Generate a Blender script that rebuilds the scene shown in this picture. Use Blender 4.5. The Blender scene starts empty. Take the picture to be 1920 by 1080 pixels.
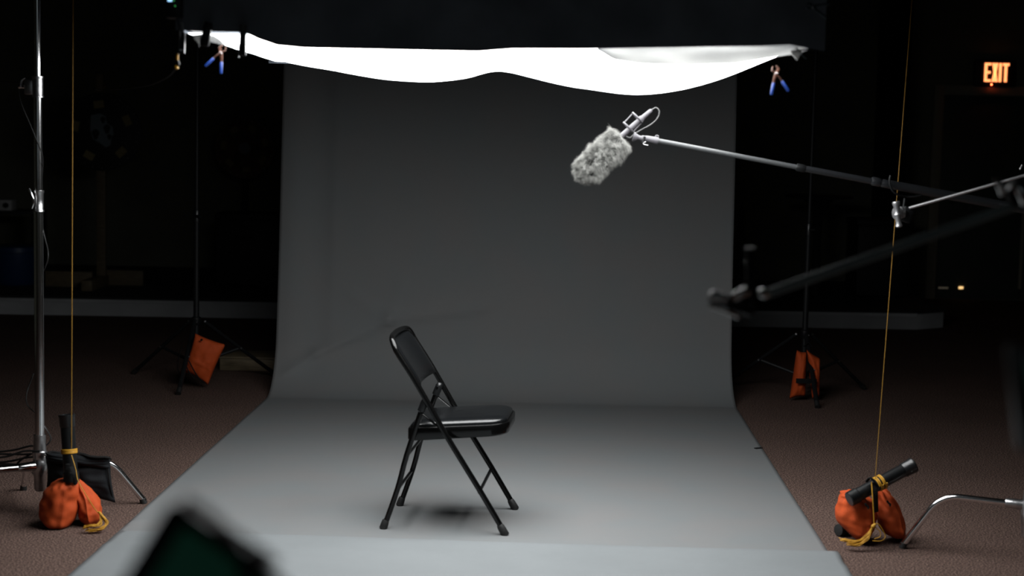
import bpy, bmesh, math, random
from mathutils import Vector, Matrix, noise
random.seed(7)
PI = math.pi
C = bpy.context.scene.collection
V = Vector

# ------------------------------------------------------------------ camera
FPX, PITCH, ROLL, H = 3000.0, math.radians(5.33), 0.022, 1.53
Fv = V((0, math.cos(PITCH), -math.sin(PITCH)))
U0 = V((0, math.sin(PITCH), math.cos(PITCH)))
X0 = V((1, 0, 0))
Rv = X0*math.cos(ROLL) + U0*math.sin(ROLL)
Uv = U0*math.cos(ROLL) - X0*math.sin(ROLL)
CAM = V((0, 0, H))
cd = bpy.data.cameras.new('camera'); cam = bpy.data.objects.new('camera', cd); C.objects.link(cam)
cd.sensor_width = 36; cd.lens = FPX*36/1920; cd.clip_start = 0.05; cd.clip_end = 100
cd.dof.use_dof = True; cd.dof.focus_distance = 7.6; cd.dof.aperture_fstop = 2.4
cam.matrix_world = Matrix(((Rv.x, Uv.x, -Fv.x, CAM.x), (Rv.y, Uv.y, -Fv.y, CAM.y), (Rv.z, Uv.z, -Fv.z, CAM.z), (0, 0, 0, 1)))
sc = bpy.context.scene; sc.camera = cam

# ------------------------------------------------------------------ world, exposure
w = bpy.data.worlds.new('world'); sc.world = w; w.use_nodes = True
w.node_tree.nodes['Background'].inputs[0].default_value = (0.75, 0.9, 1.0, 1)
w.node_tree.nodes['Background'].inputs[1].default_value = 0.0
sc.view_settings.view_transform = 'Standard'; sc.view_settings.look = 'None'
sc.view_settings.exposure = 0.0; sc.view_settings.gamma = 1.0
SILK = 11.5          # radiance of the overhead diffusion cloth
# weak made-up fill lamp behind the camera, added to lift the black skirt
ld_ = bpy.data.lights.new('added_fill', 'AREA'); ld_.shape = 'RECTANGLE'; ld_.size = 5; ld_.size_y = 2.2
ld_.energy = 3.0; ld_.color = (0.82, 0.95, 1.0)
lo_ = bpy.data.objects.new('added_fill', ld_); C.objects.link(lo_); lo_.location = (0, -1.6, 2.3); lo_.rotation_euler = (math.radians(80), 0, 0)


def ray(x, y): return Rv*((x-960)/FPX) - Uv*((y-540)/FPX) + Fv
def fl(x, y, z=0.0):
    d = ray(x, y); return CAM + d*((z-H)/d.z)
def at(x, y, Y):
    d = ray(x, y); return CAM + d*(Y/d.y)

# ------------------------------------------------------------------ materials
def mat(name, col, rough=0.6, metal=0.0, var=0.0, vscale=20.0, bump=0.0, bscale=60.0, emit=None, estr=0.0, spec=0.5, coat=0.0, sheen=0.0, transl=0.0, col2=None, stretch=None):
    m = bpy.data.materials.new(name); m.use_nodes = True
    nt = m.node_tree; N = nt.nodes; L = nt.links; b = N['Principled BSDF']
    b.inputs['Base Color'].default_value = (*col, 1); b.inputs['Roughness'].default_value = rough
    b.inputs['Metallic'].default_value = metal; b.inputs['Specular IOR Level'].default_value = spec
    b.inputs['Coat Weight'].default_value = coat; b.inputs['Sheen Weight'].default_value = sheen
    tc = N.new('ShaderNodeTexCoord'); src = tc.outputs['Object']
    if stretch:
        mp = N.new('ShaderNodeMapping'); mp.inputs['Scale'].default_value = stretch
        L.new(src, mp.inputs['Vector']); src = mp.outputs['Vector']
    nz = N.new('ShaderNodeTexNoise'); nz.inputs['Scale'].default_value = vscale; nz.inputs['Detail'].default_value = 4
    L.new(src, nz.inputs['Vector'])
    mx = N.new('ShaderNodeMix'); mx.data_type = 'RGBA'
    c2 = col2 if col2 else tuple(max(0, c*(1-max(var, 0.06))) for c in col)
    mx.inputs['A'].default_value = (*col, 1); mx.inputs['B'].default_value = (*c2, 1)
    rp = N.new('ShaderNodeMapRange'); rp.inputs['From Min'].default_value = 0.35; rp.inputs['From Max'].default_value = 0.65
    L.new(nz.outputs['Fac'], rp.inputs['Value']); L.new(rp.outputs['Result'], mx.inputs['Factor'])
    L.new(mx.outputs['Result'], b.inputs['Base Color'])
    if bump:
        n2 = N.new('ShaderNodeTexNoise'); n2.inputs['Scale'].default_value = bscale; n2.inputs['Detail'].default_value = 5
        L.new(src, n2.inputs['Vector'])
        bp = N.new('ShaderNodeBump'); bp.inputs['Strength'].default_value = bump; bp.inputs['Distance'].default_value = 0.01
        L.new(n2.outputs['Fac'], bp.inputs['Height']); L.new(bp.outputs['Normal'], b.inputs['Normal'])
    if emit:
        b.inputs['Emission Color'].default_value = (*emit, 1); b.inputs['Emission Strength'].default_value = estr
    if transl:
        t = N.new('ShaderNodeBsdfTranslucent'); t.inputs['Color'].default_value = (*col, 1)
        ms = N.new('ShaderNodeMixShader'); ms.inputs['Fac'].default_value = transl
        L.new(b.outputs[0], ms.inputs[1]); L.new(t.outputs[0], ms.inputs[2]); L.new(ms.outputs[0], N['Material Output'].inputs[0])
    return m

def carpet_mat():
    m = bpy.data.materials.new('carpet'); m.use_nodes = True
    nt = m.node_tree; N = nt.nodes; L = nt.links; b = N['Principled BSDF']
    b.inputs['Roughness'].default_value = 0.95; b.inputs['Specular IOR Level'].default_value = 0.1
    tc = N.new('ShaderNodeTexCoord')
    a = N.new('ShaderNodeTexNoise'); a.inputs['Scale'].default_value = 140; a.inputs['Detail'].default_value = 3
    c = N.new('ShaderNodeTexVoronoi'); c.inputs['Scale'].default_value = 130
    big = N.new('ShaderNodeTexNoise'); big.inputs['Scale'].default_value = 1.3; big.inputs['Detail'].default_value = 3
    for n in (a, c, big): L.new(tc.outputs['Object'], n.inputs['Vector'])
    r = N.new('ShaderNodeValToRGB'); e = r.color_ramp.elements
    e[0].position = 0.33; e[0].color = (0.024, 0.016, 0.013, 1); e[1].position = 0.68; e[1].color = (0.23, 0.152, 0.125, 1)
    k = e.new(0.5); k.color = (0.098, 0.063, 0.052, 1)
    L.new(a.outputs['Fac'], r.inputs[0])
    mx = N.new('ShaderNodeMix'); mx.data_type = 'RGBA'; mx.blend_type = 'MULTIPLY'; mx.inputs['Factor'].default_value = 0.35
    L.new(r.outputs[0], mx.inputs['A']); L.new(big.outputs['Fac'], mx.inputs['B'])
    L.new(mx.outputs['Result'], b.inputs['Base Color'])
    bp = N.new('ShaderNodeBump'); bp.inputs['Strength'].default_value = 0.7; bp.inputs['Distance'].default_value = 0.004
    L.new(c.outputs['Distance'], bp.inputs['Height']); L.new(bp.outputs['Normal'], b.inputs['Normal'])
    return m

M = dict(
    carpet=carpet_mat(),
    paper2=mat('fresh_grey_paper', (0.157, 0.169, 0.174), 0.8, var=0.04, vscale=3, bump=0.05, bscale=14, spec=0.2),
    line=mat('taut_golden_line', (0.26, 0.13, 0.006), 0.7, var=0.2, vscale=300),
    paper=mat('grey_backdrop_paper', (0.140, 0.149, 0.152), 0.8, var=0.05, vscale=3, bump=0.05, bscale=14, spec=0.2, col2=(0.149, 0.149, 0.149)),
    silk=mat('white_diffusion_silk', (0.8, 0.8, 0.8), 0.8, emit=(0.985, 1.0, 1.0), estr=SILK),
    flap=mat('white_silk_hem', (0.5, 0.5, 0.49), 0.8, transl=0.35, bump=0.3, bscale=30),
    blackcloth=mat('black_duvetyne', (0.20, 0.225, 0.26), 0.9, var=0.3, vscale=5, bump=0.25, bscale=8, spec=0.15),
    chairpaint=mat('glossy_black_paint', (0.002, 0.002, 0.002), 0.2, bump=0.03, bscale=90, spec=0.35),
    vinyl=mat('black_vinyl', (0.004, 0.0045, 0.005), 0.22, bump=0.06, bscale=220, spec=0.5),
    rubber=mat('black_rubber', (0.008, 0.008, 0.008), 0.6, bump=0.1, bscale=80),
    plastic=mat('black_plastic', (0.005, 0.0055, 0.006), 0.35, bump=0.04, bscale=60),
    chrome=mat('polished_chrome', (0.82, 0.82, 0.83), 0.13, 1.0, bump=0.02, bscale=40),
    cast=mat('cast_metal', (0.55, 0.55, 0.56), 0.3, 1.0, var=0.2, vscale=50, bump=0.08, bscale=120),
    darkmetal=mat('dark_painted_metal', (0.006, 0.0065, 0.007), 0.5, bump=0.03, bscale=60, spec=0.22),
    orange=mat('orange_cordura', (0.43, 0.058, 0.008), 0.75, var=0.12, vscale=40, bump=0.25, bscale=350, spec=0.3),
    blackbag=mat('black_cordura', (0.005, 0.006, 0.0075), 0.75, bump=0.2, bscale=300, spec=0.2),
    webbing=mat('black_webbing', (0.006, 0.006, 0.006), 0.85, bump=0.3, bscale=200, spec=0.15),
    yellow=mat('golden_mason_line', (0.50, 0.25, 0.012), 0.6, var=0.2, vscale=200, bump=0.2, bscale=400),
    yelplug=mat('yellow_plastic', (0.8, 0.4, 0.01), 0.4),
    fur=mat('grey_fur', (0.27, 0.27, 0.255), 0.75, var=0.45, vscale=60, spec=0.2),
    furbase=mat('grey_fur_backing', (0.012, 0.012, 0.011), 0.9),
    micgrey=mat('silver_mic_body', (0.075, 0.072, 0.080), 0.42, 0.0, bump=0.03, bscale=120),
    polegrey=mat('grey_carbon_pole', (0.055, 0.058, 0.06), 0.42, 0.0, bump=0.02, bscale=90),
    poledark=mat('dark_carbon_pole', (0.012, 0.013, 0.015), 0.4),
    cablegrey=mat('grey_cable', (0.06, 0.06, 0.06), 0.5),
    cable=mat('black_cable', (0.012, 0.012, 0.012), 0.45),
    blue=mat('blue_rubber_grip', (0.002, 0.026, 0.17), 0.5),
    satin=mat('satin_steel', (0.42, 0.42, 0.43), 0.38, 0.85, bump=0.03, bscale=60),
    worn=mat('worn_aluminium', (0.85, 0.85, 0.83), 0.4, 0.4, var=0.3, vscale=60),
    greyrod=mat('grey_painted_rod', (0.24, 0.29, 0.29), 0.6),
    steel=mat('rusty_spring_steel', (0.07, 0.022, 0.010), 0.5, 0.5, var=0.5, vscale=120),
    wood=mat('pale_pine', (0.17, 0.13, 0.075), 0.65, stretch=(2, 2, 20), vscale=8, var=0.4, bump=0.1, bscale=20),
    stageface=mat('pale_stage_face', (0.36, 0.37, 0.38), 0.7, var=0.15, vscale=4),
    stagetop=mat('black_stage_top', (0.012, 0.012, 0.012), 0.9),
    wallpaint=mat('dark_wall_paint', (0.17, 0.17, 0.13), 0.9, var=0.2, vscale=2, bump=0.05, bscale=30),
    ceil=mat('dark_ceiling_paint', (0.02, 0.02, 0.02), 0.95),
    doorpaint=mat('dark_door_paint', (0.05, 0.06, 0.05), 0.6, var=0.2, vscale=3),
    trim=mat('beige_door_trim', (0.30, 0.27, 0.20), 0.6),
    exitred=mat('exit_letter_lens', (1, 0.3, 0.15), 0.4, emit=(1.0, 0.30, 0.10), estr=2.3),
    exitdim=mat('exit_halo_lens', (0.25, 0.02, 0.01), 0.4, emit=(1.0, 0.06, 0.015), estr=0.13),
    exitled=mat('exit_status_led', (1, 0.2, 0.1), 0.4, emit=(1.0, 0.10, 0.03), estr=25),
    exitbox=mat('black_sign_housing', (0.02, 0.012, 0.01), 0.5),
    wheelblack=mat('black_wheel_board', (0.006, 0.006, 0.007), 0.6),
    tan=mat('tan_card', (0.30, 0.24, 0.10), 0.7, var=0.3, vscale=60),
    paleblue=mat('pale_blue_emblem', (0.17, 0.21, 0.24), 0.6),
    darkblue=mat('dark_blue_plastic', (0.01, 0.035, 0.11), 0.4),
    brown=mat('brown_mixed_board', (0.14, 0.09, 0.05), 0.8, var=0.6, vscale=9),
    strapbrown=mat('brown_strap', (0.20, 0.15, 0.14), 0.7),
    screen=mat('monitor_screen', (0.01, 0.02, 0.015), 0.3, emit=(0.16, 1.0, 0.62), estr=0.0075),
    bluedisp=mat('blue_display', (0.1, 0.2, 0.4), 0.4, emit=(0.35, 0.65, 1.0), estr=1.6),
    greenled=mat('green_indicator', (0.1, 0.4, 0.1), 0.4, emit=(0.1, 0.9, 0.2), estr=0.5),
    warmgap=mat('light_under_door', (0.8, 0.6, 0.3), 0.4, emit=(1.0, 0.62, 0.25), estr=1.3),
    dimgap=mat('dim_light_under_door', (0.6, 0.5, 0.4), 0.4, emit=(1.0, 0.85, 0.6), estr=0.035),
    white=mat('white_plastic', (0.6, 0.6, 0.6), 0.5),
    bluegrey=mat('blue_grey_fabric', (0.03, 0.045, 0.055), 0.8),
)

# ------------------------------------------------------------------ mesh helpers (world coordinates)
WP = {}
def empty(name, loc, label, cat, group=None):
    o = bpy.data.objects.new(name, None); C.objects.link(o); o.location = loc
    o.empty_display_size = 0.1
    WP[o.name] = V(loc); return tag(o, label, cat, group)
def tag(o, label, cat, group=None, kind=None):
    if label: o['label'] = label
    if cat: o['category'] = cat
    if group: o['group'] = group
    if kind: o['kind'] = kind
    return o
def obj(name, bm, m, parent=None, sharp=40, label=None, loc=None):
    if isinstance(m, str): m = M[m]
    bmesh.ops.recalc_face_normals(bm, faces=bm.faces)
    me = bpy.data.meshes.new(name)
    if loc is None:
        lo = V((min(v.co[i] for v in bm.verts) for i in range(3))); hi = V((max(v.co[i] for v in bm.verts) for i in range(3)))
        c = V(((lo.x+hi.x)/2, (lo.y+hi.y)/2, lo.z))
    else: c = V(loc)
    for v in bm.verts: v.co -= c
    bm.to_mesh(me); bm.free(); me.materials.append(m)
    for p in me.polygons: p.use_smooth = True
    me.set_sharp_from_angle(angle=math.radians(sharp))
    o = bpy.data.objects.new(name, me); C.objects.link(o)
    if parent:
        o.parent = parent; o.location = c - WP[parent.name]
    else: o.location = c
    WP[o.name] = c
    if label: o['label'] = label
    return o
def struct(name, bm, m, **k):
    o = obj(name, bm, m, **k); o['kind'] = 'structure'; return o

def frame_of(d, up=V((0, 0, 1))):
    d = d.normalized()
    if abs(d.dot(up)) > 0.97: up = V((0, 1, 0))
    a = d.cross(up).normalized(); b = a.cross(d).normalized(); return a, b
def tube(bm, pts, r, n=12, closed=False, sx=1.0, sy=1.0):
    pts = [V(p) for p in pts]; k = len(pts)
    rs = r if isinstance(r, (list, tuple)) else [r]*k
    rings = []; a = None
    for i, p in enumerate(pts):
        if closed: d = pts[(i+1) % k] - pts[i-1]
        else: d = pts[min(i+1, k-1)] - pts[max(i-1, 0)]
        if d.length < 1e-9: d = V((0, 0, 1))
        d.normalize()
        if a is None: a, b = frame_of(d)
        else:
            a = (a - d*a.dot(d))
            a = a.normalized() if a.length > 1e-6 else frame_of(d)[0]
            b = a.cross(d).normalized()
        rings.append([bm.verts.new(p + (a*math.cos(2*PI*j/n)*sx + b*math.sin(2*PI*j/n)*sy)*rs[i]) for j in range(n)])
    for i in range(k if closed else k-1):
        A, B = rings[i], rings[(i+1) % k]
        for j in range(n): bm.faces.new((A[j], A[(j+1) % n], B[(j+1) % n], B[j]))
    if not closed:
        bm.faces.new(rings[0][::-1]); bm.faces.new(rings[-1])
    return bm
def nb(): return bmesh.new()
def tb(pts, r, n=12, **k): return tube(nb(), pts, r, n, **k)
def smooth(pts, s=6):
    pts = [V(p) for p in pts]; out = []
    for i in range(len(pts)-1):
        p0, p1, p2, p3 = pts[max(i-1, 0)], pts[i], pts[i+1], pts[min(i+2, len(pts)-1)]
        for j in range(s):
            t = j/s
            out.append(0.5*((2*p1)+(p2-p0)*t+(2*p0-5*p1+4*p2-p3)*t*t+(3*p1-p0-3*p2+p3)*t**3))
    out.append(pts[-1]); return out
def bx(bm, lo, hi, bev=0.0, mtx=None, seg=2):
    r = bmesh.ops.create_cube(bm, size=1.0); vs = r['verts']
    lo, hi = V(lo), V(hi); c = (lo+hi)/2; s = hi-lo
    for v in vs: v.co = V((v.co.x*s.x, v.co.y*s.y, v.co.z*s.z)) + c
    if bev:
        es = {e for v in vs for e in v.link_edges}
        g = bmesh.ops.bevel(bm, geom=list(es), offset=bev, segments=seg, affect='EDGES', profile=0.5)
        vs = list({v for f in g['faces'] for v in f.verts} | {v for v in vs if v.is_valid})
        # whole connected island
    if mtx is not None:
        seen = set(); st = [v for v in vs if v.is_valid]
        while st:
            v = st.pop()
            if v in seen: continue
            seen.add(v)
            for e in v.link_edges: st.append(e.other_vert(v))
        for v in seen: v.co = mtx @ v.co
    return bm
def prism(bm, poly, z0, z1, mtx=None):
    A = [bm.verts.new((p[0], p[1], z0)) for p in poly]; B = [bm.verts.new((p[0], p[1], z1)) for p in poly]
    n = len(poly)
    for i in range(n): bm.faces.new((A[i], A[(i+1) % n], B[(i+1) % n], B[i]))
    bm.faces.new(A[::-1]); bm.faces.new(B)
    if mtx is not None:
        for v in A+B: v.co = mtx @ v.co
    return bm
def seg_lathe(p0, p1, prof, n=20, bm=None):
    """prof: (fraction along p0->p1, radius)"""
    p0, p1 = V(p0), V(p1)
    return tube(bm or nb(), [p0+(p1-p0)*t for t, r in prof], [r for t, r in prof], n)
def basis(o, x, y, z): return Matrix(((x[0], y[0], z[0], o[0]), (x[1], y[1], z[1], o[1]), (x[2], y[2], z[2], o[2]), (0, 0, 0, 1)))

def pillow(bm, w, h, t, mtx, nu=26, nv=26, pinch=0.12, wr=0.006, seed=0, belly=0.0, skew=0.0):
    """stuffed bag: face in the x-z plane, thickness along y, seam all round"""
    front, back = [], []
    for j in range(nv+1):
        rf, rb = [], []
        for i in range(nu+1):
            u = -1+2*i/nu; v = -1+2*j/nv
            su = u*(1-pinch*(1-v*v)); sv = v*(1-pinch*(1-u*u))
            th = (max(0, 1-abs(u)**2.6))**0.55*(max(0, 1-abs(v)**2.6))**0.55*t/2
            th *= 1 - belly*v
            P = V((su*w/2+skew*v*w, 0, sv*h/2))
            nn = noise.noise(V((u*1.7+seed*7.3, v*1.7, seed)))*wr*2.0
            # radial gathers coming from the corners
            ang = math.atan2(v-math.copysign(1, v), u-math.copysign(1, u)); dd = math.hypot(u-math.copysign(1, u), v-math.copysign(1, v))
            g = math.sin(ang*11+seed)*wr*0.8*math.exp(-dd*2.0)*(1 if th > 0.002 else 0)
            edge = (i in (0, nu) or j in (0, nv))
            vf = bm.verts.new(mtx @ (P+V((0, -(th+(0 if edge else nn+g)), 0))))
            if edge: rf.append(vf); rb.append(vf); continue
            nm = noise.noise(V((u*1.7+seed*3.1, v*1.7, 9+seed)))*wr*2.0
            rf.append(vf); rb.append(bm.verts.new(mtx @ (P+V((0, th+nm-g, 0)))))
        front.append(rf); back.append(rb)
    for j in range(nv):
        for i in range(nu):
            for G, rev in ((front, False), (back, True)):
                q = (G[j][i], G[j][i+1], G[j+1][i+1], G[j+1][i])
                try: bm.faces.new(q[::-1] if rev else q)
                except ValueError: pass
    return bm
def euler(loc, rx=0, ry=0, rz=0):
    return Matrix.Translation(V(loc)) @ Matrix.Rotation(rz, 4, 'Z') @ Matrix.Rotation(ry, 4, 'Y') @ Matrix.Rotation(rx, 4, 'X')

# ------------------------------------------------------------------ the room
RX0, RX1, RY0, RY1, RZ = -6.5, 7.5, -2.0, 16.25, 3.9
struct('floor', bx(nb(), (RX0-.1, RY0-.1, -0.1), (RX1+.1, RY1+.1, 0)), 'carpet', loc=(0, 0, 0))
struct('ceiling', bx(nb(), (RX0-.1, RY0-.1, RZ), (RX1+.1, RY1+.1, RZ+.1)), 'ceil')
struct('wall_left', bx(nb(), (RX0-.1, RY0, 0), (RX0, RY1, RZ)), 'wallpaint')
struct('wall_right', bx(nb(), (RX1, RY0, 0), (RX1+.1, RY1, RZ)), 'wallpaint')
struct('wall_behind_camera', bx(nb(), (RX0, RY0-.1, 0), (RX1, RY0, RZ)), 'wallpaint')
struct('wall_back', bx(nb(), (RX0, RY1, 0), (RX1, RY1+.1, RZ)), 'wallpaint')
# door with trim, under the exit sign
dl = at(1768, 182, RY1).x; dz = at(1768, 178, RY1).z; dr = dl+1.75
b = nb(); bx(b, (dl-.10, RY1-.05, 0), (dl, RY1, dz+.1), .006); bx(b, (dr, RY1-.05, 0), (dr+.1, RY1, dz+.1), .006); bx(b, (dl, RY1-.05, dz), (dr, RY1, dz+.1), .006)
struct('trim_1', b, 'trim')
b = nb(); bx(b, (dl, RY1-.03, .01), (dl+.86, RY1, dz), .004); bx(b, (dl+.87, RY1-.03, .01), (dr, RY1, dz), .004)
door = struct('door_1', b, 'doorpaint')
b = nb(); bx(b, (dl+.845, RY1-.036, .12), (dl+.875, RY1-.028, 1.22)); obj('astragal', b, 'trim', door)
for k in (0, 1):
    x = dl+.12+.87*k; bar = tb([(x, RY1-.05, 1.0), (x+.6, RY1-.05, 1.0)], .014)
    bx(bar, (x-.02, RY1-.06, .97), (x+.03, RY1-.03, 1.03), .004); bx(bar, (x+.57, RY1-.06, .97), (x+.62, RY1-.03, 1.03), .004)
    obj('push_bar', bar, 'doorpaint', door)
P0 = at(1758, 539, RY1); P1 = at(1776, 540, RY1)
obj('light_gap', bx(nb(), (P0.x, RY1-.034, P0.z-.008), (P1.x, RY1-.029, P0.z+.008)), 'dimgap', door)
P0 = at(1796, 539, RY1); P1 = at(1804, 540, RY1)
obj('light_gap', bx(nb(), (P0.x, RY1-.038, P0.z-.011), (P1.x, RY1-.029, P0.z+.013)), 'warmgap', door)

# stage platform
sA = fl(0, 589); sB = fl(1718, 618); sC = fl(1768, 614); zt = at(0, 553, sA.y).z
slope = (sB.y-sA.y)/(sB.x-sA.x); xl = RX0+.02; yl = sA.y+(xl-sA.x)*slope
poly = [(xl, yl), (sB.x, sB.y), (sC.x, sC.y), (sC.x+.03, RY1-.06), (xl, RY1-.06)]
st = empty('stage_platform', (0, 14.5, 0), 'low wide stage riser with pale grey front along the back of the room', 'stage')
obj('riser_face', prism(nb(), poly, 0, zt-.02), 'stageface', st)
p2 = [(xl, yl-.02), (sB.x+.01, sB.y-.02), (sC.x+.02, sC.y-.01), (sC.x+.05, RY1-.06), (xl, RY1-.06)]
obj('deck', prism(nb(), p2, zt-.02, zt), 'stagetop', st)
b = nb(); prism(b, [(xl, yl-.012), (sB.x, sB.y-.012), (sB.x, sB.y), (xl, yl)], zt-.05, zt-.02); obj('edge_strip', b, 'stageface', st)

# exit sign
SY = RY1-.07
def letters(parent):
    pxm = FPX/SY
    e0 = at(1845, 153, SY); h = (153-118.5)/pxm
    ux = V((1, 0, 0)); uz = V((0, 0, 1))
    def quadset(name, polys):
        b = nb()
        for pl in polys:
            pts = [(p[0], -p[1]) for p in pl]
            A = [b.verts.new((e0.x+p[0]*h, SY, e0.z+p[1]*h)) for p in pl]; B = [b.verts.new((e0.x+p[0]*h, SY-.012, e0.z+p[1]*h)) for p in pl]
            n = len(pl)
            for i in range(n): b.faces.new((A[i], A[(i+1) % n], B[(i+1) % n], B[i]))
            b.faces.new(A); b.faces.new(B[::-1])
        obj(name, b, 'exitred', parent, sharp=20)
    quadset('letter', [[(0, 0), (.13, 0), (.13, 1), (0, 1)], [(.13, 0), (.34, 0), (.34, .12), (.13, .12)], [(.13, .44), (.31, .44), (.31, .56), (.13, .56)], [(.13, .88), (.34, .88), (.34, 1), (.13, 1)]])
    quadset('letter', [[(.40, 0), (.53, 0), (.71, 1), (.58, 1)], [(.58, 0), (.71, 0), (.53, 1), (.40, 1)]])
    quadset('letter', [[(.78, 0), (.90, 0), (.90, 1), (.78, 1)]])
    quadset('letter', [[(.97, .87), (1.31, .87), (1.31, 1), (.97, 1)], [(1.075, 0), (1.20, 0), (1.20, .87), (1.075, .87)]])
ec = at(1867, 137, SY)
ex = empty('exit_sign', (ec.x, RY1, ec.z-.15), 'glowing red EXIT sign mounted on the back wall above the door', 'sign')
obj('housing', bx(nb(), (ec.x-.21, SY+.008, ec.z-.14), (ec.x+.21, RY1, ec.z+.13), .02), 'exitbox', ex)
obj('face_plate', bx(nb(), (ec.x-.15, SY+.002, ec.z-.115), (ec.x+.15, SY+.008, ec.z+.115), .002), 'exitbox', ex)
letters(ex)
ld = at(1859, 158.5, SY)
obj('status_light', tb([ld+V((0, .03, 0)), ld+V((0, -.004, 0))], .006), 'exitled', ex)

# ------------------------------------------------------------------ grey paper backdrop
bd = empty('paper_backdrop', (-.05, 9.6, 0), 'wide grey seamless paper sweep hanging behind and running under the folding chair', 'backdrop')
PL = [(-1.497, 5.382), (-1.405, 9.213)]
def edgeL(y): return -1.497+(y-5.382)*(.092/3.831)
def edgeR(y): return 1.205+(y-5.9)*.0312+.009
prof = []                                    # (y, z) along the paper length
y = 3.3
while y < 9.13: prof.append((y, 0.0)); y += .03
R_ = .36; cy = 9.13
for k in range(0, 41):
    a = (k/40)*math.radians(82); prof.append((cy+R_*math.sin(a)*1.0, R_*(1-math.cos(a))))
dy0, dz0 = prof[-1][0]-prof[-2][0], prof[-1][1]-prof[-2][1]
yy, zz = prof[-1]; ang = math.atan2(dz0, dy0)
while zz < 2.62:
    ang += (math.radians(87.0)-ang)*.1
    yy += math.cos(ang)*.03; zz += math.sin(ang)*.03; prof.append((yy, zz))
NU = 150
def seg_d(p, a, b):
    ab = (b[0]-a[0], b[1]-a[1]); t = ((p[0]-a[0])*ab[0]+(p[1]-a[1])*ab[1])/(ab[0]**2+ab[1]**2)
    tc = min(1, max(0, t)); dx = p[0]-(a[0]+ab[0]*tc); dy = p[1]-(a[1]+ab[1]*tc)
    s = (ab[0]*(p[1]-a[1])-ab[1]*(p[0]-a[0]))/math.hypot(*ab)
    return math.hypot(dx, dy), s, t
def wall_xz(px, py):
    q = at(px, py, 9.6); return (q.x, q.z)
creases = [(wall_xz(556, 690), wall_xz(600, 662), .010), (wall_xz(600, 662), wall_xz(735, 598), .012), (wall_xz(737, 598), wall_xz(905, 578), .012), (wall_xz(735, 598), wall_xz(665, 548), .005), (wall_xz(735, 598), wall_xz(760, 530), .004)]
rd0, rd1 = fl(440, 1004), fl(1558, 1040)
b = nb(); rows = []
for k, (y, z) in enumerate(prof):
    row = []
    # surface normal
    a, c = prof[max(k-1, 0)], prof[min(k+1, len(prof)-1)]
    t = V((0, c[0]-a[0], c[1]-a[1])).normalized(); nrm = V((0, -t.z, t.y))
    for i in range(NU+1):
        u = i/NU
        yr = rd0.y+(rd1.y-rd0.y)*u
        if z < 1e-6 and y < 9.13:
            xl_, xr_ = edgeL(y), edgeR(y)
        else:
            yv = min(9.25, y); f_ = min(1, z/2.4)
            xl_, xr_ = edgeL(yv)+.02*f_, edgeR(yv)-.01*f_
        x = xl_+(xr_-xl_)*u
        P = V((x, y, z+.003))
        d = 0.0
        if z < .001:                                     # ripple of the sheet near the camera
            d += .0015*(1+noise.noise(V((x*1.3, y*2.2, 0))))
            if 0.0 < u < .03: d += .012*math.exp(-((y-6.13)/.03)**2)*(1-u/.03)
        else:
            q = (x, z)
            g = min(1, z/.25)
            for A, B, amp in creases:
                dd, sg, tt = seg_d(q, A, B)
                wdt = .05
                d += 1.7*amp*math.exp(-(dd/wdt)**2)*(0.9 if sg > 0 else 1.0)*(1 if sg > 0 else math.exp(-(dd/.02)))
            d += g*.010*noise.noise(V((x*1.6, z*1.1, 4)))
            d += g*.004*noise.noise(V((x*5, z*1.2, 8)))
            if u < .12: d += g*.012*math.sin(u/.12*PI*2)*(.5+.5*min(1, z))
            if u > .94: d += g*.01*((u-.94)/.06)**2
        row.append(b.verts.new(P+nrm*d))
    rows.append(row)
for k in range(len(rows)-1):
    for i in range(NU): b.faces.new((rows[k][i], rows[k][i+1], rows[k+1][i+1], rows[k+1][i]))
sheet = obj('paper_sheet', b, 'paper', bd, sharp=180)
so = sheet.modifiers.new('thickness', 'SOLIDIFY'); so.thickness = .0009; so.offset = -1
topy, topz = prof[-1]
obj('paper_roll', tb([(edgeL(9.25)-.0, topy+.055, topz), (edgeR(9.25), topy+.055, topz)], .055, 28), 'paper', bd)
obj('crossbar', tb([(-1.93, topy+.055, topz), (1.80, topy+.055, topz)], .018, 16), 'darkmetal', bd)
# a second strip of paper overlapping the near end
b = nb(); G = []
for j in range(61):
    row = []
    for i in range(121):
        u = i/120; yr = rd0.y+(rd1.y-rd0.y)*u+.012*math.sin(u*7)
        y = yr-(yr-3.32)*(j/60)**1.7
        xl_, xr_ = edgeL(y)-.002+.02*max(0, 1-j/30)**2, edgeR(y)+.030
        s_ = yr-y; lift = .010*min(1, .35+u)
        z = .0075+lift*math.exp(-((s_-.05)/.06)**2)+.004*math.exp(-((s_-.22)/.05)**2)*(1+.4*math.sin(u*9))+.0015*noise.noise(V((u*4, y*3, 2)))
        row.append(b.verts.new((xl_+(xr_-xl_)*u, y, z)))
    G.append(row)
for j in range(60):
    for i in range(120): b.faces.new((G[j][i], G[j][i+1], G[j+1][i+1], G[j+1][i]))
o2 = obj('overlap_paper', b, 'paper2', sharp=180)
m2 = o2.modifiers.new('thickness', 'SOLIDIFY'); m2.thickness = .0012; m2.offset = -1
tag(o2, 'slightly lighter strip of grey paper laid over the near end of the backdrop floor', 'paper')
# black clip stuck on the edge of the paper, right side
q = fl(1422, 843)
t = obj('gaffer_tape', bx(nb(), (-.022, -.009, 0), (.022, .009, .004), .0015, euler((q.x, q.y, .006), rz=.5)), 'webbing')
tag(t, 'tiny scrap of black tape on the right edge of the grey paper', 'tape')

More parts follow.
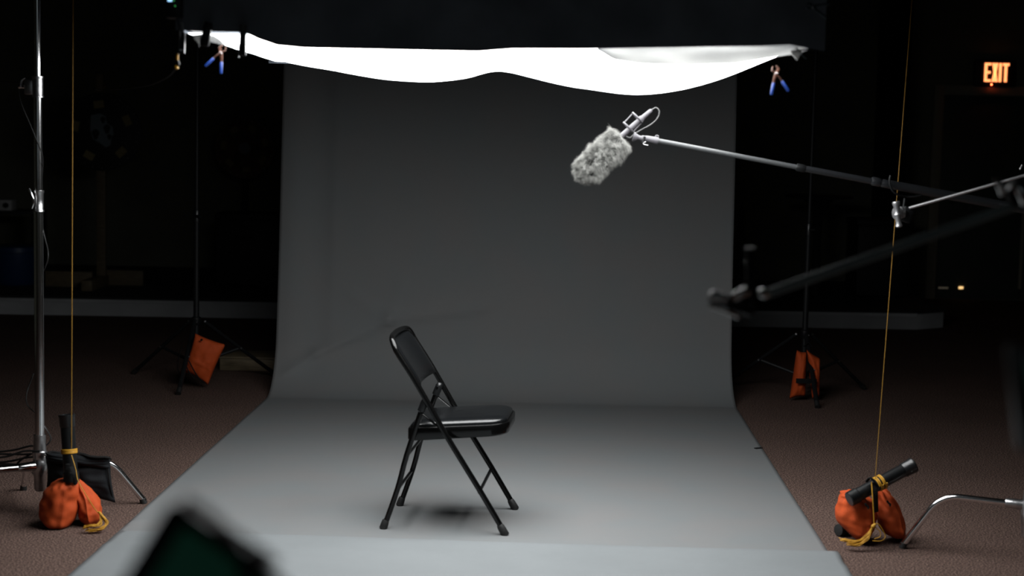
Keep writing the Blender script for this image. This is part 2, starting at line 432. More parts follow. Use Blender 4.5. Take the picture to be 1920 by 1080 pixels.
# ------------------------------------------------------------------ overhead softbox
YF, YB = 4.92, 6.72
ZF = 1.832
xL, xR = at(352, 60, YF).x, at(1512, 92, YF).x
sb = empty('overhead_softbox', ((xL+xR)/2, (YF+YB)/2, ZF), 'large white glowing overhead softbox with black cloth skirt above the chair', 'softbox')
b = nb()
tube(b, [(xL, YF, ZF+.014), (xR, YF, ZF+.014), (xR, YB, ZF+.014), (xL, YB, ZF+.014)], .0125, 10, closed=True)
obj('frame', b, 'darkmetal', sb)
def lerp(pts, x):
    if x <= pts[0][0]: return pts[0][1]
    for a, c in zip(pts, pts[1:]):
        if x <= c[0]:
            t = (x-a[0])/(c[0]-a[0]); t = t*t*(3-2*t); return a[1]+(c[1]-a[1])*t
    return pts[-1][1]
W_ = xR-xL
Dx = [(xL, 0), (xL+.28, .058), (-.37, .098), (-.20, .082), (-.075, .050), (.05, .070), (.24, .110), (.46, .126), (.70, .080), (xR, 0)]
def herm(pts, x):
    n = len(pts)
    if x <= pts[0][0]: return pts[0][1]
    if x >= pts[-1][0]: return pts[-1][1]
    for i in range(n-1):
        if x <= pts[i+1][0]:
            def sl(k):
                a, c = pts[max(k-1, 0)], pts[min(k+1, n-1)]; return (c[1]-a[1])/(c[0]-a[0])
            (x0, y0), (x1, y1) = pts[i], pts[i+1]; h = x1-x0; t = (x-x0)/h
            return (2*t**3-3*t*t+1)*y0+(t**3-2*t*t+t)*h*sl(i)+(-2*t**3+3*t*t)*y1+(t**3-t*t)*h*sl(i+1)
b = nb(); G = []
for j in range(49):
    t = j/48; row = []
    for i in range(97):
        u = i/96; x = xL+W_*u; y = YF+(YB-YF)*t
        D = herm(Dx, x)
        z = ZF-.004-D*(1-(abs(2*t-1))**2.2)-.004*noise.noise(V((x*5, y*3, 0)))*(4*t*(1-t))
        row.append(b.verts.new((x, y, z)))
    G.append(row)
for j in range(48):
    for i in range(96): b.faces.new((G[j][i], G[j][i+1], G[j+1][i+1], G[j+1][i]))
obj('diffusion_cloth', b, 'silk', sb, sharp=180)
# skirt: front panel with a hem that follows the photo, then sides, back and lid
def hem(pts, Y): return sorted((at(px, py, Y).x, at(px, py, Y).z) for px, py in pts)
HF = hem([(336, 57), (460, 61), (485, 73), (520, 85), (570, 90), (660, 92), (760, 94), (896, 97), (920, 95), (960, 92), (1100, 92), (1250, 89), (1380, 87), (1480, 84), (1540, 96)], YF-.02)
def panel(bm, p0, p1, zlo, ztop, outward, nx=120, nz=26, amp=.018, seed=0.):
    p0, p1 = V(p0), V(p1); G = []
    for j in range(nz+1):
        row = []
        for i in range(nx+1):
            u = i/nx; v = j/nz; P = p0.lerp(p1, u)
            z = zlo(P)+(ztop-zlo(P))*v
            f = noise.noise(V((u*9+z*3.5+seed, z*3-u*2, seed)))+.5*noise.noise(V((u*22+seed, z*5, 3)))
            P = P+V(outward)*(amp*f*min(1, .15+v*2)*1.4+.012); P.z = z; row.append(bm.verts.new(P))
        G.append(row)
    for j in range(nz):
        for i in range(nx): bm.faces.new((G[j][i], G[j][i+1], G[j+1][i+1], G[j+1][i]))
b = nb()
def lin(pts, x):
    if x <= pts[0][0]: return pts[0][1]
    for a, c in zip(pts, pts[1:]):
        if x <= c[0]: return a[1]+(c[1]-a[1])*(x-a[0])/(c[0]-a[0])
    return pts[-1][1]
panel(b, (xL-.03, YF-.02, 0), (xR+.05, YF-.02, 0), lambda P: lin(HF, P.x), 2.42, (0, -1, 0), nx=200, seed=1.7)
panel(b, (xL-.005, YF, 0), (xL-.005, YB+.02, 0), lambda P: ZF-.0, 2.42, (-1, 0, 0), nx=40, seed=5, amp=.005)
panel(b, (xR+.005, YF, 0), (xR+.005, YB+.02, 0), lambda P: ZF-.0, 2.42, (1, 0, 0), nx=40, seed=8, amp=.005)
panel(b, (xL-.035, YB+.02, 0), (xR+.035, YB+.02, 0), lambda P: ZF-.01, 2.42, (0, 1, 0), nx=40, seed=11)
bx(b, (xL-.05, YF-.06, 2.42), (xR+.06, YB+.06, 2.44))
obj('skirt', b, 'blackcloth', sb, sharp=180)
# white hem of the cloth hanging in front of the frame, right and left
def flap(tops, bots, Y, nm, n=60, m='flap'):
    T = hem(tops, Y); B = hem(bots, Y); b = nb(); G = []
    x0, x1 = T[0][0], T[-1][0]
    for j in range(7):
        row = []
        for i in range(n+1):
            x = x0+(x1-x0)*i/n; a, c = lin(T, x), lin(B, x)
            z = a+(min(c, a-.002)-a)*j/6
            row.append(b.verts.new((x, Y+.01*noise.noise(V((x*9, j*.3, 0)))-.01*j/6, z)))
        G.append(row)
    for j in range(6):
        for i in range(n): b.faces.new((G[j][i], G[j][i+1], G[j+1][i+1], G[j+1][i]))
    return obj(nm, b, m, sb, sharp=180)
flap([(1120, 85), (1514, 80)], [(1120, 94), (1150, 112), (1200, 120), (1290, 122), (1380, 119), (1440, 109), (1500, 100), (1514, 94)], YF-.012, 'cloth_hem')
flap([(388, 66), (400, 66), (412, 73), (423, 84)], [(388, 78), (400, 80), (412, 83), (423, 86)], YF-.006, 'cloth_hem', n=30)
# corner knots of cloth
for (px, py, s) in ((372, 68, .016), (1494, 97, .018)):
    b = nb(); q = at(px, py, YF-.02)
    prism(b, [(0, 0), (s*2, s*.3), (s*1.1, -s*1.6), (s*.3, -s*.8)], -.006, .006, basis(q-V((s, 0, -s*.2)), (1, 0, 0), (0, 0, 1), (0, -1, 0)))
    obj('cloth_corner', b, 'flap', sb)
for x in (xL+.1, xR-.1):
    for y in (YF+.1, YB-.1): obj('hanging_line', tb([(x, y, 2.44), (x, y, RZ)], .003, 6), 'cable', sb)

# ---- clamps along the softbox
def clamp(px, py, Y, ang, s, jaw, grip, label, spread=.42, name='spring_clamp'):
    """jaws up at (px,py), handles down; ang tilts it in the picture plane"""
    q = at(px, py, Y); e = empty(name, q, label, 'clamp')
    mt = Matrix.Translation(q) @ Matrix.Rotation(ang, 4, 'Y')
    for sgn, an in ((-1, 'handle'), (1, 'handle')):
        b = nb(); d = sgn*spread
        pts = [V((-sgn*.010, 0, .0))*s, V((-sgn*.018, 0, -.020))*s, V((0, sgn*.004, -.045))*s, V((sgn*.016, sgn*.003, -.07))*s, V((sgn*(.016+.05*math.sin(spread)), sgn*.003, -.12))*s]
        tube(b, [mt @ p for p in pts], [.006*s, .008*s, .011*s, .008*s, .006*s], 8, sx=.55)
        h = obj('jaw', b, jaw, e)
        b = nb()
        g0 = pts[-1]; dr = (pts[-1]-pts[-2]).normalized()
        tube(b, [mt @ (pts[-2]+dr*.02*s), mt @ (pts[-2]+dr*.024*s), mt @ (g0+dr*.028*s), mt @ (g0+dr*.034*s)], [.0065*s, .0085*s, .0085*s, .005*s], 10)
        obj('grip', b, grip, h)
    b = nb(); sp = []
    for k in range(33):
        a = k/32*PI*6; sp.append(mt @ V((.008*s*math.cos(a), (-.012+.024*k/32)*s, -.045*s+.008*s*math.sin(a))))
    tube(b, sp, .0016*s, 6); obj('spring', b, 'cast', e)
    return e
clamp(420, 86, YF+.25, .42, .56, 'steel', 'blue', 'blue-handled spring clamp hanging under the left end of the softbox')
clamp(1452, 124, YF+.25, -.24, .58, 'steel', 'blue', 'blue-handled rusty spring clamp hanging under the right end of the softbox')
clamp(1489, 92, YF-.05, -1.25, .30, 'cast', 'darkblue' if False else 'bluegrey', 'small steel clamp lying sideways at the right corner of the softbox')
clamp(1512, 10, YF-.10, -1.35, .45, 'bluegrey', 'bluegrey', 'dark clamp on the black cloth near the top right of the softbox')
def bar_clamp(px0, py0, px1, py1, Y, wd, label, tipm='cast'):
    a, c = at(px0, py0, Y), at(px1, py1, Y)
    e = empty('band_clamp', a, label, 'clamp')
    d = (c-a).normalized(); side = d.cross(V((0, 1, 0))).normalized()
    L_ = (c-a).length
    mtx = basis(a, side, V((0, 1, 0)), d)
    obj('body', bx(nb(), (-wd/2, -.008, -.004), (wd/2, .008, L_), .004, mtx), 'plastic', e)
    obj('jaw_tip', tube(nb(), [mtx @ V((0, -.004, -.006)), mtx @ V((0, -.004, .012))], wd*.46, 12), 'cast' if tipm == 'cast' else tipm, e)
    obj('edge_bar', tube(nb(), [mtx @ V((-wd/2-.001, -.004, L_*.6)), mtx @ V((-wd/2-.001, -.004, L_+.006))], .0016, 8), 'cast', e)
bar_clamp(456, 50, 455, 105, YF-.045, .020, 'black clamp standing upright across the left part of the glowing cloth', 'polegrey')
bar_clamp(391, 46, 383, 86, YF-.045, .026, 'black clamp near the left corner of the softbox, left of the upright one', 'darkmetal')
# silver tube bracket at the left corner
q0, q1 = at(341, 42, YF-.03), at(346, 100, YF-.03)
e = empty('corner_bracket', q1, 'thin silver bracket hanging at the left corner of the softbox', 'bracket')
obj('arm', tb([q0, at(344, 60, YF-.03)], .0035, 8), 'cast', e)
obj('plate', bx(nb(), (q1.x-.018, q1.y-.006, q1.z), (q1.x+.0, q1.y+.004, at(344, 62, YF).z), .002), 'darkmetal', e)
obj('rail', tb([at(346.5, 62, YF-.04), q1-V((-.001, .01, 0))], .002, 8), 'cast', e)
b = nb()
for dx in (-6, -3): tube(b, [at(346+dx-2, 94, YF-.045), at(346+dx-2, 94, YF-.05)], .0028, 8)
obj('rivet', b, 'cast', e)
# yellow plug and drooping cable
e = empty('power_cable', at(332, 104, YF), 'black power cable with yellow plugs drooping below the left softbox corner', 'cable')
obj('plug', tb([at(333, 101, YF-.03), at(332.5, 103, YF-.03), at(332, 111, YF-.03), at(333, 113, YF-.03)], [.003, .0045, .0045, .003], 10), 'yelplug', e)
obj('connector', tb([at(333, 113, YF-.03), at(335, 121, YF-.03), at(333, 125, YF-.03)], [.0035, .004, .003], 10), 'plastic', e)
obj('plug', tb([at(333, 123, YF-.03), at(331, 126, YF-.03), at(329, 129, YF-.03)], [.003, .0075, .004], 10), 'yelplug', e)
obj('cord', tb(smooth([at(329, 129, YF-.03), at(312, 146, YF+.3), at(270, 162, 6.0), at(200, 168, 6.5), at(120, 163, 7), at(-30, 150, 7.3)]), .002, 6), 'cable', e)
obj('cord', tb(smooth([at(334, 102, YF-.03), at(337, 60, YF-.05), at(330, 20, YF-.05), at(325, -20, YF-.05)]), .002, 6), 'cable', e)
# controller with lit display
e = empty('light_controller', at(322, 20, YF-.06), 'black controller box with lit pale blue display beside the top left of the softbox', 'controller')
a0, a1 = at(309, 34, YF-.06), at(340, -70, YF-.06)
obj('housing', bx(nb(), (a0.x, a0.y, a0.z), (a1.x, a0.y+.05, a1.z), .006), 'plastic', e)
a0, a1 = at(314, 2.5, YF-.066), at(322, -9, YF-.066); obj('display', bx(nb(), (a0.x, a0.y, a0.z), (a1.x, a0.y+.006, a1.z), .001), 'bluedisp', e)
b = nb()
for px, py in ((325.5, 1), (328, 11)):
    a0 = at(px, py, YF-.065); tube(b, [a0, a0+V((0, .005, 0))], .0016, 8)
obj('indicator', b, 'greenled', e)

# ------------------------------------------------------------------ folding chair
feet = (fl(716, 996)+fl(754, 948))/2
fw = V((.471, -.042, 0)).normalized(); la = V((-fw.y, fw.x, 0))
CH = basis(feet, fw, la, V((0, 0, 1)))
def cp(x, y, z): return CH @ V((x, y, z+.003))
ch = empty('folding_chair', feet, 'black folding chair with glossy padded vinyl seat standing side-on on the grey paper', 'chair')
FR = [(.468, .022), (.376, .172), (.244, .378), (.121, .583), (.050, .690)]
TOP = (.020, .742)
def fleg(sy):
    b = nb(); pts = [cp(x, sy*.219, z) for x, z in FR]
    mid = [cp(.036, sy*.217, .715), cp(.026, sy*.205, .734), cp(.018, sy*.180, .745), cp(.008, sy*.11, .750), cp(.004, 0, .752)]
    tube(b, smooth(pts+mid, 5), .0112, 12); return b
for s in (-1, 1):
    lg = obj('front_leg', fleg(s), 'chairpaint', ch)
    a, c = cp(.480, s*.219, 0), cp(.455, s*.219, .042)
    obj('foot_cap', seg_lathe(a, c, [(0, .013), (.1, .0165), (.6, .0155), (.85, .0145), (1, .012)], 16), 'rubber', lg)
    pts = [cp(0.004, s*.200, .018), cp(.052, s*.200, .165), cp(.086, s*.200, .30), cp(.150, s*.200, .505)]
    lg = obj('rear_leg', tb(smooth(pts, 4), .0108, 12), 'chairpaint', ch)
    obj('foot_cap', seg_lathe(cp(-.004, s*.200, 0), cp(.008, s*.200, .038), [(0, .0125), (.1, .016), (.6, .015), (.85, .014), (1, .0115)], 16), 'rubber', lg)
    obj('hinge_cap', seg_lathe(cp(.138, s*.203, .468), cp(.158, s*.206, .522), [(0, .011), (.08, .0155), (.75, .0150), (.93, .012), (1, .006)], 16), 'plastic', lg)
    # flat brace between rear leg and front leg
    b = nb(); tube(b, [cp(.138, s*.212, .466), cp(.150, s*.212, .460), cp(.222, s*.212, .404), cp(.236, s*.212, .396)], [.008, .0105, .0105, .008], 8, sx=1, sy=.35)
    obj('brace', b, 'chairpaint', ch)
    for x, z in ((.140, .463), (.233, .397)): obj('rivet', tb([cp(x, s*.204, z), cp(x, s*.226, z)], .0040, 10), 'chairpaint', ch)
obj('front_stretcher', tb([cp(.373, -.219, .166), cp(.373, .219, .166)], .0068, 10), 'chairpaint', ch)
obj('rear_stretcher', tb([cp(.045, -.2, .150), cp(.045, .2, .150)], .0068, 10), 'chairpaint', ch)
obj('rear_stretcher', tb([cp(.086, -.2, .292), cp(.086, .2, .292)], .0058, 10), 'chairpaint', ch)
# seat
def seat_outline(ins, n=12):
    x0, x1, wr_, wf = .082+ins, .470-ins, .186-ins, .193-ins
    pts = []
    for cx, cy, r, a0 in ((x1, wf, .075, 0), (x0, wr_, .035, 90), (x0, -wr_, .035, 180), (x1, -wf, .075, 270)):
        r = max(.006, r-ins*.6)
        ox = cx-r if cx > .2 else cx+r; oy = cy-r if cy > 0 else cy+r
        for k in range(n+1):
            a = math.radians(a0+90*k/n); X, Y = ox+r*math.cos(a), oy+r*math.sin(a)
            if cx > .2: X += .010*(1-(Y/wf)**2)      # bowed front edge
            pts.append((X, Y))
    return pts
def seat_mesh(layers, cap_bottom=True, cap_top=True):
    b = nb(); rings = []
    for ins, f0, dz in layers:
        ring = []
        for X, Y in seat_outline(ins):
            t = (X-.082)/.388; zb = .348+.038*t; zt_ = .398+.032*t
            ring.append(b.verts.new(cp(X, Y, zb+(zt_-zb)*f0+dz)))
        rings.append(ring)
    for A, B in zip(rings, rings[1:]):
        n = len(A)
        for i in range(n): b.faces.new((A[i], A[(i+1) % n], B[(i+1) % n], B[i]))
    if cap_bottom: b.faces.new(rings[0][::-1])
    if cap_top: b.faces.new(rings[-1])
    return b
st_ = obj('seat_pan', seat_mesh([(.016, 0, 0), (.004, 0, .000), (0, 0, .005), (0, 1, -.006), (.002, 1, -.001), (.007, 1, .001), (.010, 1, -.004), (.03, 1, -.006)]), 'chairpaint', ch)
lay = [(.010, 1, -.004), (.008, 1, .002), (.010, 1, .007)]
for k in range(1, 13):
    a_ = PI/2*k/12; lay.append((.010+.060*(1-math.cos(a_)), 1, .007+.020*math.sin(a_)))
for k in range(1, 6): lay.append((.070+.113*k/5, 1, .027+.004*math.sin(PI/2*k/5)))
obj('seat_cushion', seat_mesh(lay), 'vinyl', ch, sharp=80)
# back pad
LD = V((.050-.130, 0, .690-.572)).normalized()
b = nb(); G1, G2 = [], []
NVv, NUu = 18, 26
for j in range(NVv+1):
    v = j/NVv; r1, r2 = [], []
    L_ = .212
    for i in range(NUu+1):
        u = -1+2*i/NUu
        hw = .206
        tv = max(0, (v-.62)/.38); hw *= (1-tv**3.2*.18)
        bow = .030*(1-u*u)*.9
        P = V((.136, 0, .562))+LD*(L_*v + .010*(1-u*u)*v - .010*(1-v)*(1-abs(u)**3)*-1)
        nrm = V((LD.z, 0, -LD.x))
        ed = (max(0, 1-abs(u)**6)*max(0, 1-abs(2*v-1)**6))**.5
        y = u*hw
        f = P+nrm*(.004+.017*ed)-nrm*bow*.8; k = P-nrm*(.002+.008*ed)-nrm*bow*.8
        edge = i in (0, NUu) or j in (0, NVv)
        vf = b.verts.new(cp(f.x, y, f.z))
        r1.append(vf); r2.append(vf if edge else b.verts.new(cp(k.x, y, k.z)))
    G1.append(r1); G2.append(r2)
for j in range(NVv):
    for i in range(NUu):
        for G in (G1, G2):
            try: b.faces.new((G[j][i], G[j][i+1], G[j+1][i+1], G[j+1][i]))
            except ValueError: pass
obj('backrest', b, 'vinyl', ch, sharp=70)

# ------------------------------------------------------------------ microphone and boom
YM = 6.05
mi = empty('microphone', at(1185, 240, YM), 'silver shotgun microphone in a fluffy grey wind cover above the chair', 'microphone')
tail, head = at(1222, 206, YM), at(1093, 333, YM)
ax = (head-tail).normalized()
mdir = ax
f0, f1 = at(1161, 262, YM), at(1104, 322, YM)
# backing
fb = obj('wind_cover', seg_lathe(f0, f1, [(-.08, .02), (0, .047), (.2, .052), (.8, .052), (.98, .045), (1.12, .03), (1.2, .01)], 24), 'furbase', mi, sharp=180, label='fluffy grey fur cover')
pa, pb = frame_of(ax)
verts, faces = [], []
FL = (f1-f0).length
random.seed(3)
for k in range(21000):
    t = random.uniform(-.06, 1.0); th = random.uniform(0, 2*PI)
    if random.random() < .22:         # round front end
        el = math.acos(random.random()); n_ = (pa*math.cos(th)+pb*math.sin(th))*math.sin(el)+ax*math.cos(el)
        p = f0+ax*FL*.95+n_*.047
    elif random.random() < .08:       # rear end
        rr = random.uniform(.018, .047); n_ = (pa*math.cos(th)+pb*math.sin(th))*.5-ax*.8; p = f0+(pa*math.cos(th)+pb*math.sin(th))*rr; n_.normalize()
    else:
        n_ = pa*math.cos(th)+pb*math.sin(th); p = f0+ax*FL*t+n_*.049
    cl = noise.noise_vector(p*55)
    dirv = (n_+cl*1.1+V((random.uniform(-1, 1), random.uniform(-1, 1), random.uniform(-1, 1)))*.28+ax*.15+V((0, 0, -.25))).normalized()
    ln = random.uniform(.012, .024)*(1+.5*noise.noise(p*22))
    d2 = (dirv+cl*1.0+V((0, 0, -.35))).normalized()
    p1 = p+dirv*ln*.55; p2 = p1+d2*ln*.55
    s1, s2 = frame_of(dirv); wdt = .00045
    base = len(verts)
    for q_, ww in ((p, wdt), (p1, wdt*.8)):
        for m_ in range(3): verts.append(q_+(s1*math.cos(2.094*m_)+s2*math.sin(2.094*m_))*ww)
    verts.append(p2)
    for m_ in range(3):
        n2 = (m_+1) % 3
        faces.append((base+m_, base+n2, base+3+n2, base+3+m_)); faces.append((base+3+m_, base+3+n2, base+6))
me = bpy.data.meshes.new('fur'); c0 = WP[fb.name]
me.from_pydata([tuple(v-c0) for v in verts], [], faces); me.materials.append(M['fur'])
fo = bpy.data.objects.new('fur', me); C.objects.link(fo); fo.parent = fb; WP[fo.name] = c0; fo['kind'] = 'stuff'
c_ = at(1166, 264, YM-.02)
obj('collar', seg_lathe(f0-ax*.004, f0+ax*.004, [(0, .040), (.5, .042), (1, .040)], 24), 'rubber', mi)
mb = at(1160, 260, YM)
body = obj('mic_body', seg_lathe(tail, mb, [(0, .004), (.02, .007), (.18, .0085), (.28, .0095), (.29, .012), (.34, .0125), (.35, .0105), (1, .0105)], 20), 'micgrey', mi)
# shock mount: two rings joined by rods + yoke
perp = V((ax.z, 0, -ax.x)).normalized()      # in picture plane, up-left
if perp.x > 0: perp = -perp
b = nb()
r1c, r2c = at(1180, 241, YM), at(1197, 223, YM)
for cc in (r1c, r2c):
    ring = []
    for k in range(25):
        a = 2*PI*k/24
        ring.append(cc+perp*.024*math.cos(a)+V((0, 1, 0))*.024*math.sin(a)+perp*.006)
    tube(b, ring[:-1], .0034, 8, closed=True, sx=1.0, sy=1.4)
for off in (perp*.029, -perp*.019):
    tube(b, [r1c+off, r2c+off], .0026, 8)
for cc in (r1c, r2c):
    tube(b, [cc+perp*.028+V((0, -.003, 0)), cc+perp*.033+V((0, -.003, 0))], .0045, 8)
    for a in (.7, 2.4, 3.9, 5.5):
        tube(b, [cc+perp*.006+(perp*math.cos(a)+V((0, 1, 0))*math.sin(a))*.023, cc+(perp*math.cos(a)+V((0, 1, 0))*math.sin(a))*.009], .0012, 6)
obj('shock_mount', b, 'micgrey', mi)
obj('cable', tb(smooth([tail, at(1230, 202, YM), at(1236, 209, YM), at(1233, 221, YM), at(1221, 233, YM), at(1203, 243, YM), at(1190, 251, YM), at(1182, 258, YM), at(1175, 256, YM), at(1172, 250, YM)], 7), .0022, 8), 'cablegrey', mi)
bp_ = empty('boom_pole', at(1700, 348, YM), 'long thin boom pole holding the fluffy microphone, running out at the right', 'pole')
A = [at(1190, 256, YM), at(1205, 259, YM)]
obj('swivel_head', seg_lathe(at(1187, 256, YM), at(1208, 260, YM), [(0, .018), (.15, .017), (.45, .009), (.7, .008), (.8, .011), (1, .011)], 16), 'micgrey', bp_)
obj('swivel_knob', tb([at(1209, 256, YM-.01), at(1205, 268, YM-.01)], .0045, 10), 'darkmetal', bp_)
obj('lock_lever', tb(smooth([at(1211, 266, YM-.012), at(1208, 267, YM-.012), at(1206, 270, YM-.012), at(1215, 272.5, YM-.012)], 4), .0014, 6), 'cast', bp_)
obj('pole_tip', seg_lathe(at(1208, 259, YM), at(1234, 264, YM), [(0, .009), (.2, .011), (.7, .012), (.75, .0135), (1, .013)], 16), 'micgrey', bp_)
obj('cable_hook', tb(smooth([at(1229, 260, YM), at(1229, 256, YM), at(1232, 254, YM), at(1235, 256, YM)], 4), .0022, 8), 'micgrey', bp_)
obj('pole_section', tb([at(1234, 264, YM), at(1497, 314, YM)], .0088, 16), 'polegrey', bp_)
def ring_at(px0, py0, px1, py1, r, m='poledark', nm='locking_collar'):
    obj(nm, seg_lathe(at(px0, py0, YM), at(px1, py1, YM), [(0, r*.85), (.15, r), (.85, r), (1, r*.85)], 16), m, bp_)
ring_at(1493, 313, 1510, 317, .0145, 'darkmetal')
obj('pole_section', tb([at(1508, 316, YM), at(1640, 341, YM)], .0115, 16), 'poledark', bp_)
ring_at(1634, 339, 1652, 343, .0165); ring_at(1652, 343, 1672, 347, .0155)
obj('pole_section', tb([at(1668, 346, YM), at(1990, 405, YM)], .0165, 16), 'poledark', bp_)

# ------------------------------------------------------------------ c-stand parts
def turtle_leg(parent, hub, foot, zh=.19, fr=.66, r=.0125, nm='leg'):
    hub, foot = V(hub), V(foot)
    d = (foot-hub); d.z = 0
    a = V((hub.x, hub.y, zh)); k = V((hub.x, hub.y, 0))+d*fr; k.z = zh+.006
    f = V((foot.x, foot.y, .012))
    dn = (f-k); L1 = (k-a).length; rb = min(.075, L1*.5, dn.length*.45)
    s0 = k+(a-k).normalized()*rb; s1 = k+dn.normalized()*rb
    pts = [a, a.lerp(s0, .5)]+[s0*(1-t)**2+k*2*t*(1-t)+s1*t*t for t in [q_/10 for q_ in range(11)]]+[s1.lerp(f, .5), f]
    lg = obj(nm, tb(pts, r, 16), 'chrome', parent)
    obj('foot_tip', seg_lathe(f-dn.normalized()*.012, f+V((0, 0, -.011)), [(0, r+.001), (1, r+.002)], 14), 'rubber', lg)
    return lg
def grip_knob(parent, c, axis, s=1.0, nm='grip_head', m='cast'):
    """round grip head disc with a wing T-handle"""
    c, axis = V(c), V(axis).normalized(); a, bb = frame_of(axis)
    bm_ = nb()
    seg_lathe(c-axis*.02*s, c+axis*.02*s, [(0, .020*s), (.08, .026*s), (.45, .027*s), (.47, .022*s), (.53, .022*s), (.55, .027*s), (.92, .026*s), (1, .02*s)], 24, bm_)
    return obj(nm, bm_, m, parent)

# right C-stand (with arm and boom cradle)
hubR = V((at(1930, 950, 5.85).x, 5.85, 0))
cs = empty('c_stand', hubR, 'chrome stand at the right edge whose arm cradles the boom pole', 'stand')
obj('column', tb([hubR+V((0, 0, .06)), hubR+V((0, 0, 1.62))], .0165, 18), 'chrome', cs)
hb = obj('leg_hub', seg_lathe(hubR+V((0, 0, .09)), hubR+V((0, 0, .27)), [(0, .014), (.05, .024), (.3, .026), (.35, .03), (.75, .03), (.8, .024), (1, .022)], 20), 'cast', cs)
ft = fl(1692, 1028)
lgd = (V((ft.x, ft.y, 0))-hubR)
turtle_leg(cs, hubR, ft, zh=.215, fr=.70)
obj('leg_socket', seg_lathe(hubR+lgd.normalized()*.02+V((0, 0, .215)), hubR+lgd.normalized()*.085+V((0, 0, .217)), [(0, .02), (.3, .019), (.9, .0185), (1, .016)], 16), 'cast', cs)
turtle_leg(cs, hubR, hubR+V((.38, -.28, 0)), zh=.13); turtle_leg(cs, hubR, hubR+V((.25, .42, 0)), zh=.16)
armL, armR = at(1705, 390, 6.0), V((hubR.x, 5.81, at(1930, 314, 5.81).z))
obj('arm', tb([armL, armR+(armR-armL)*.12], .0058, 14), 'satin', cs)
grip_knob(cs, armR+V((0, -.0, 0)), (0, 1, 0), 1.1, 'grip_head')
obj('arm_screw', tb([at(1913, 318, 5.82), at(1917, 309, 5.82)], .003, 8), 'cast', cs)
g = at(1683, 400, 5.98)
gh = grip_knob(cs, g+V((.012, .03, 0)), (.9, .35, .0), .9, 'grip_head', 'satin')
# T-handle: hourglass vertical bar facing the camera
b = seg_lathe(at(1680, 378, 5.95), at(1686, 426, 5.95), [(0, .013), (.06, .0155), (.18, .012), (.42, .010), (.5, .014), (.6, .010), (.85, .011), (.95, .014), (1, .010)], 18)
obj('wing_handle', b, 'satin', gh)
obj('clamp_block', bx(nb(), (-.020, -.02, -.03), (.020, .02, .028), .007, euler(at(1700, 402, 6.02), ry=.3)), 'darkmetal', cs)
obj('cradle_post', tb([at(1694, 392, YM), at(1697, 372, YM)], .005, 10), 'darkmetal', cs)
cr = [at(1670, 329, YM-.03), at(1668, 340, YM-.03), at(1672, 355, YM-.03), at(1682, 364, YM-.02), at(1697, 368.5, YM), at(1713, 369, YM), at(1723, 367, YM), at(1728, 364, YM), at(1732, 351, YM)]
obj('cradle', tb(smooth(cr, 5), .0040, 10), 'darkmetal', cs)

# foreground grip arm, far out of focus
YA = 3.0
colF = V((at(2010, 340, YA).x, YA, 0))
fs = empty('grip_stand', colF, 'blurred foreground grip arm crossing in from the right, thick dark rod', 'grip arm')
a0, a1 = at(1432, 553, YA), at(2010, 348, YA)
obj('column', tb([(colF.x, YA, .03), (colF.x, YA, 1.6)], .0165, 14), 'chrome', fs)
for dv in ((.42, .1), (-.12, -.42), (-.1, .45)): turtle_leg(fs, colF, colF+V((dv[0], dv[1], 0)), zh=.2)
obj('arm', tb([a0, a1], .0085, 14), 'greyrod', fs)
h1 = obj('grip_head', bx(nb(), (-.045, -.016, -.014), (.045, .016, .012), .009, euler(at(1372, 567, YA), ry=.32)), 'darkmetal', fs)
grip_knob(fs, at(1398, 552, YA+.01), (.3, .9, .3), .55, 'clamp_disc', 'darkmetal')
obj('wing_handle', tube(nb(), smooth([at(1376, 557, YA-.04), at(1387, 551, YA-.045), at(1401, 545, YA-.04)], 4), .0085, 12), 'chrome', fs)
obj('wing_handle', tube(nb(), smooth([at(1334, 557, YA-.03), at(1352, 559, YA-.035), at(1362, 562, YA-.03)], 4), .006, 12), 'chrome', fs)
obj('clamp_jaw', tube(nb(), smooth([at(1330, 573, YA-.02), at(1358, 580, YA-.03), at(1385, 592, YA-.02)], 4), [.005]*4+[.007]*5, 12), 'chrome', fs)
obj('tie_screw', seg_lathe(at(1424, 550, YA-.035), at(1440, 548, YA-.02), [(0, .006), (.3, .0095), (.8, .009), (1, .005)], 14), 'chrome', fs)
obj('pin', tb([at(1407, 470, YA), at(1407, 545, YA)], .0085, 12), 'darkmetal', fs)
for px, py in ((1404, 467), (1403, 493)): obj('pin_ring', seg_lathe(at(px+3, py-3, YA), at(px+3, py+3, YA), [(0, .0088), (.5, .0098), (1, .0088)], 14), 'darkmetal', fs)
grip_knob(fs, at(1915, 362, YA-.03), (.2, 1, .1), 1.0, 'grip_head', 'darkmetal')
obj('wing_handle', tube(nb(), smooth([at(1908, 345, YA-.07), at(1914, 362, YA-.075), at(1922, 380, YA-.07)], 4), .008, 12), 'chrome', fs)
obj('wing_handle', tube(nb(), smooth([at(1869, 336, YA-.02), at(1876, 348, YA-.03), at(1880, 362, YA-.02)], 4), .007, 12), 'chrome', fs)

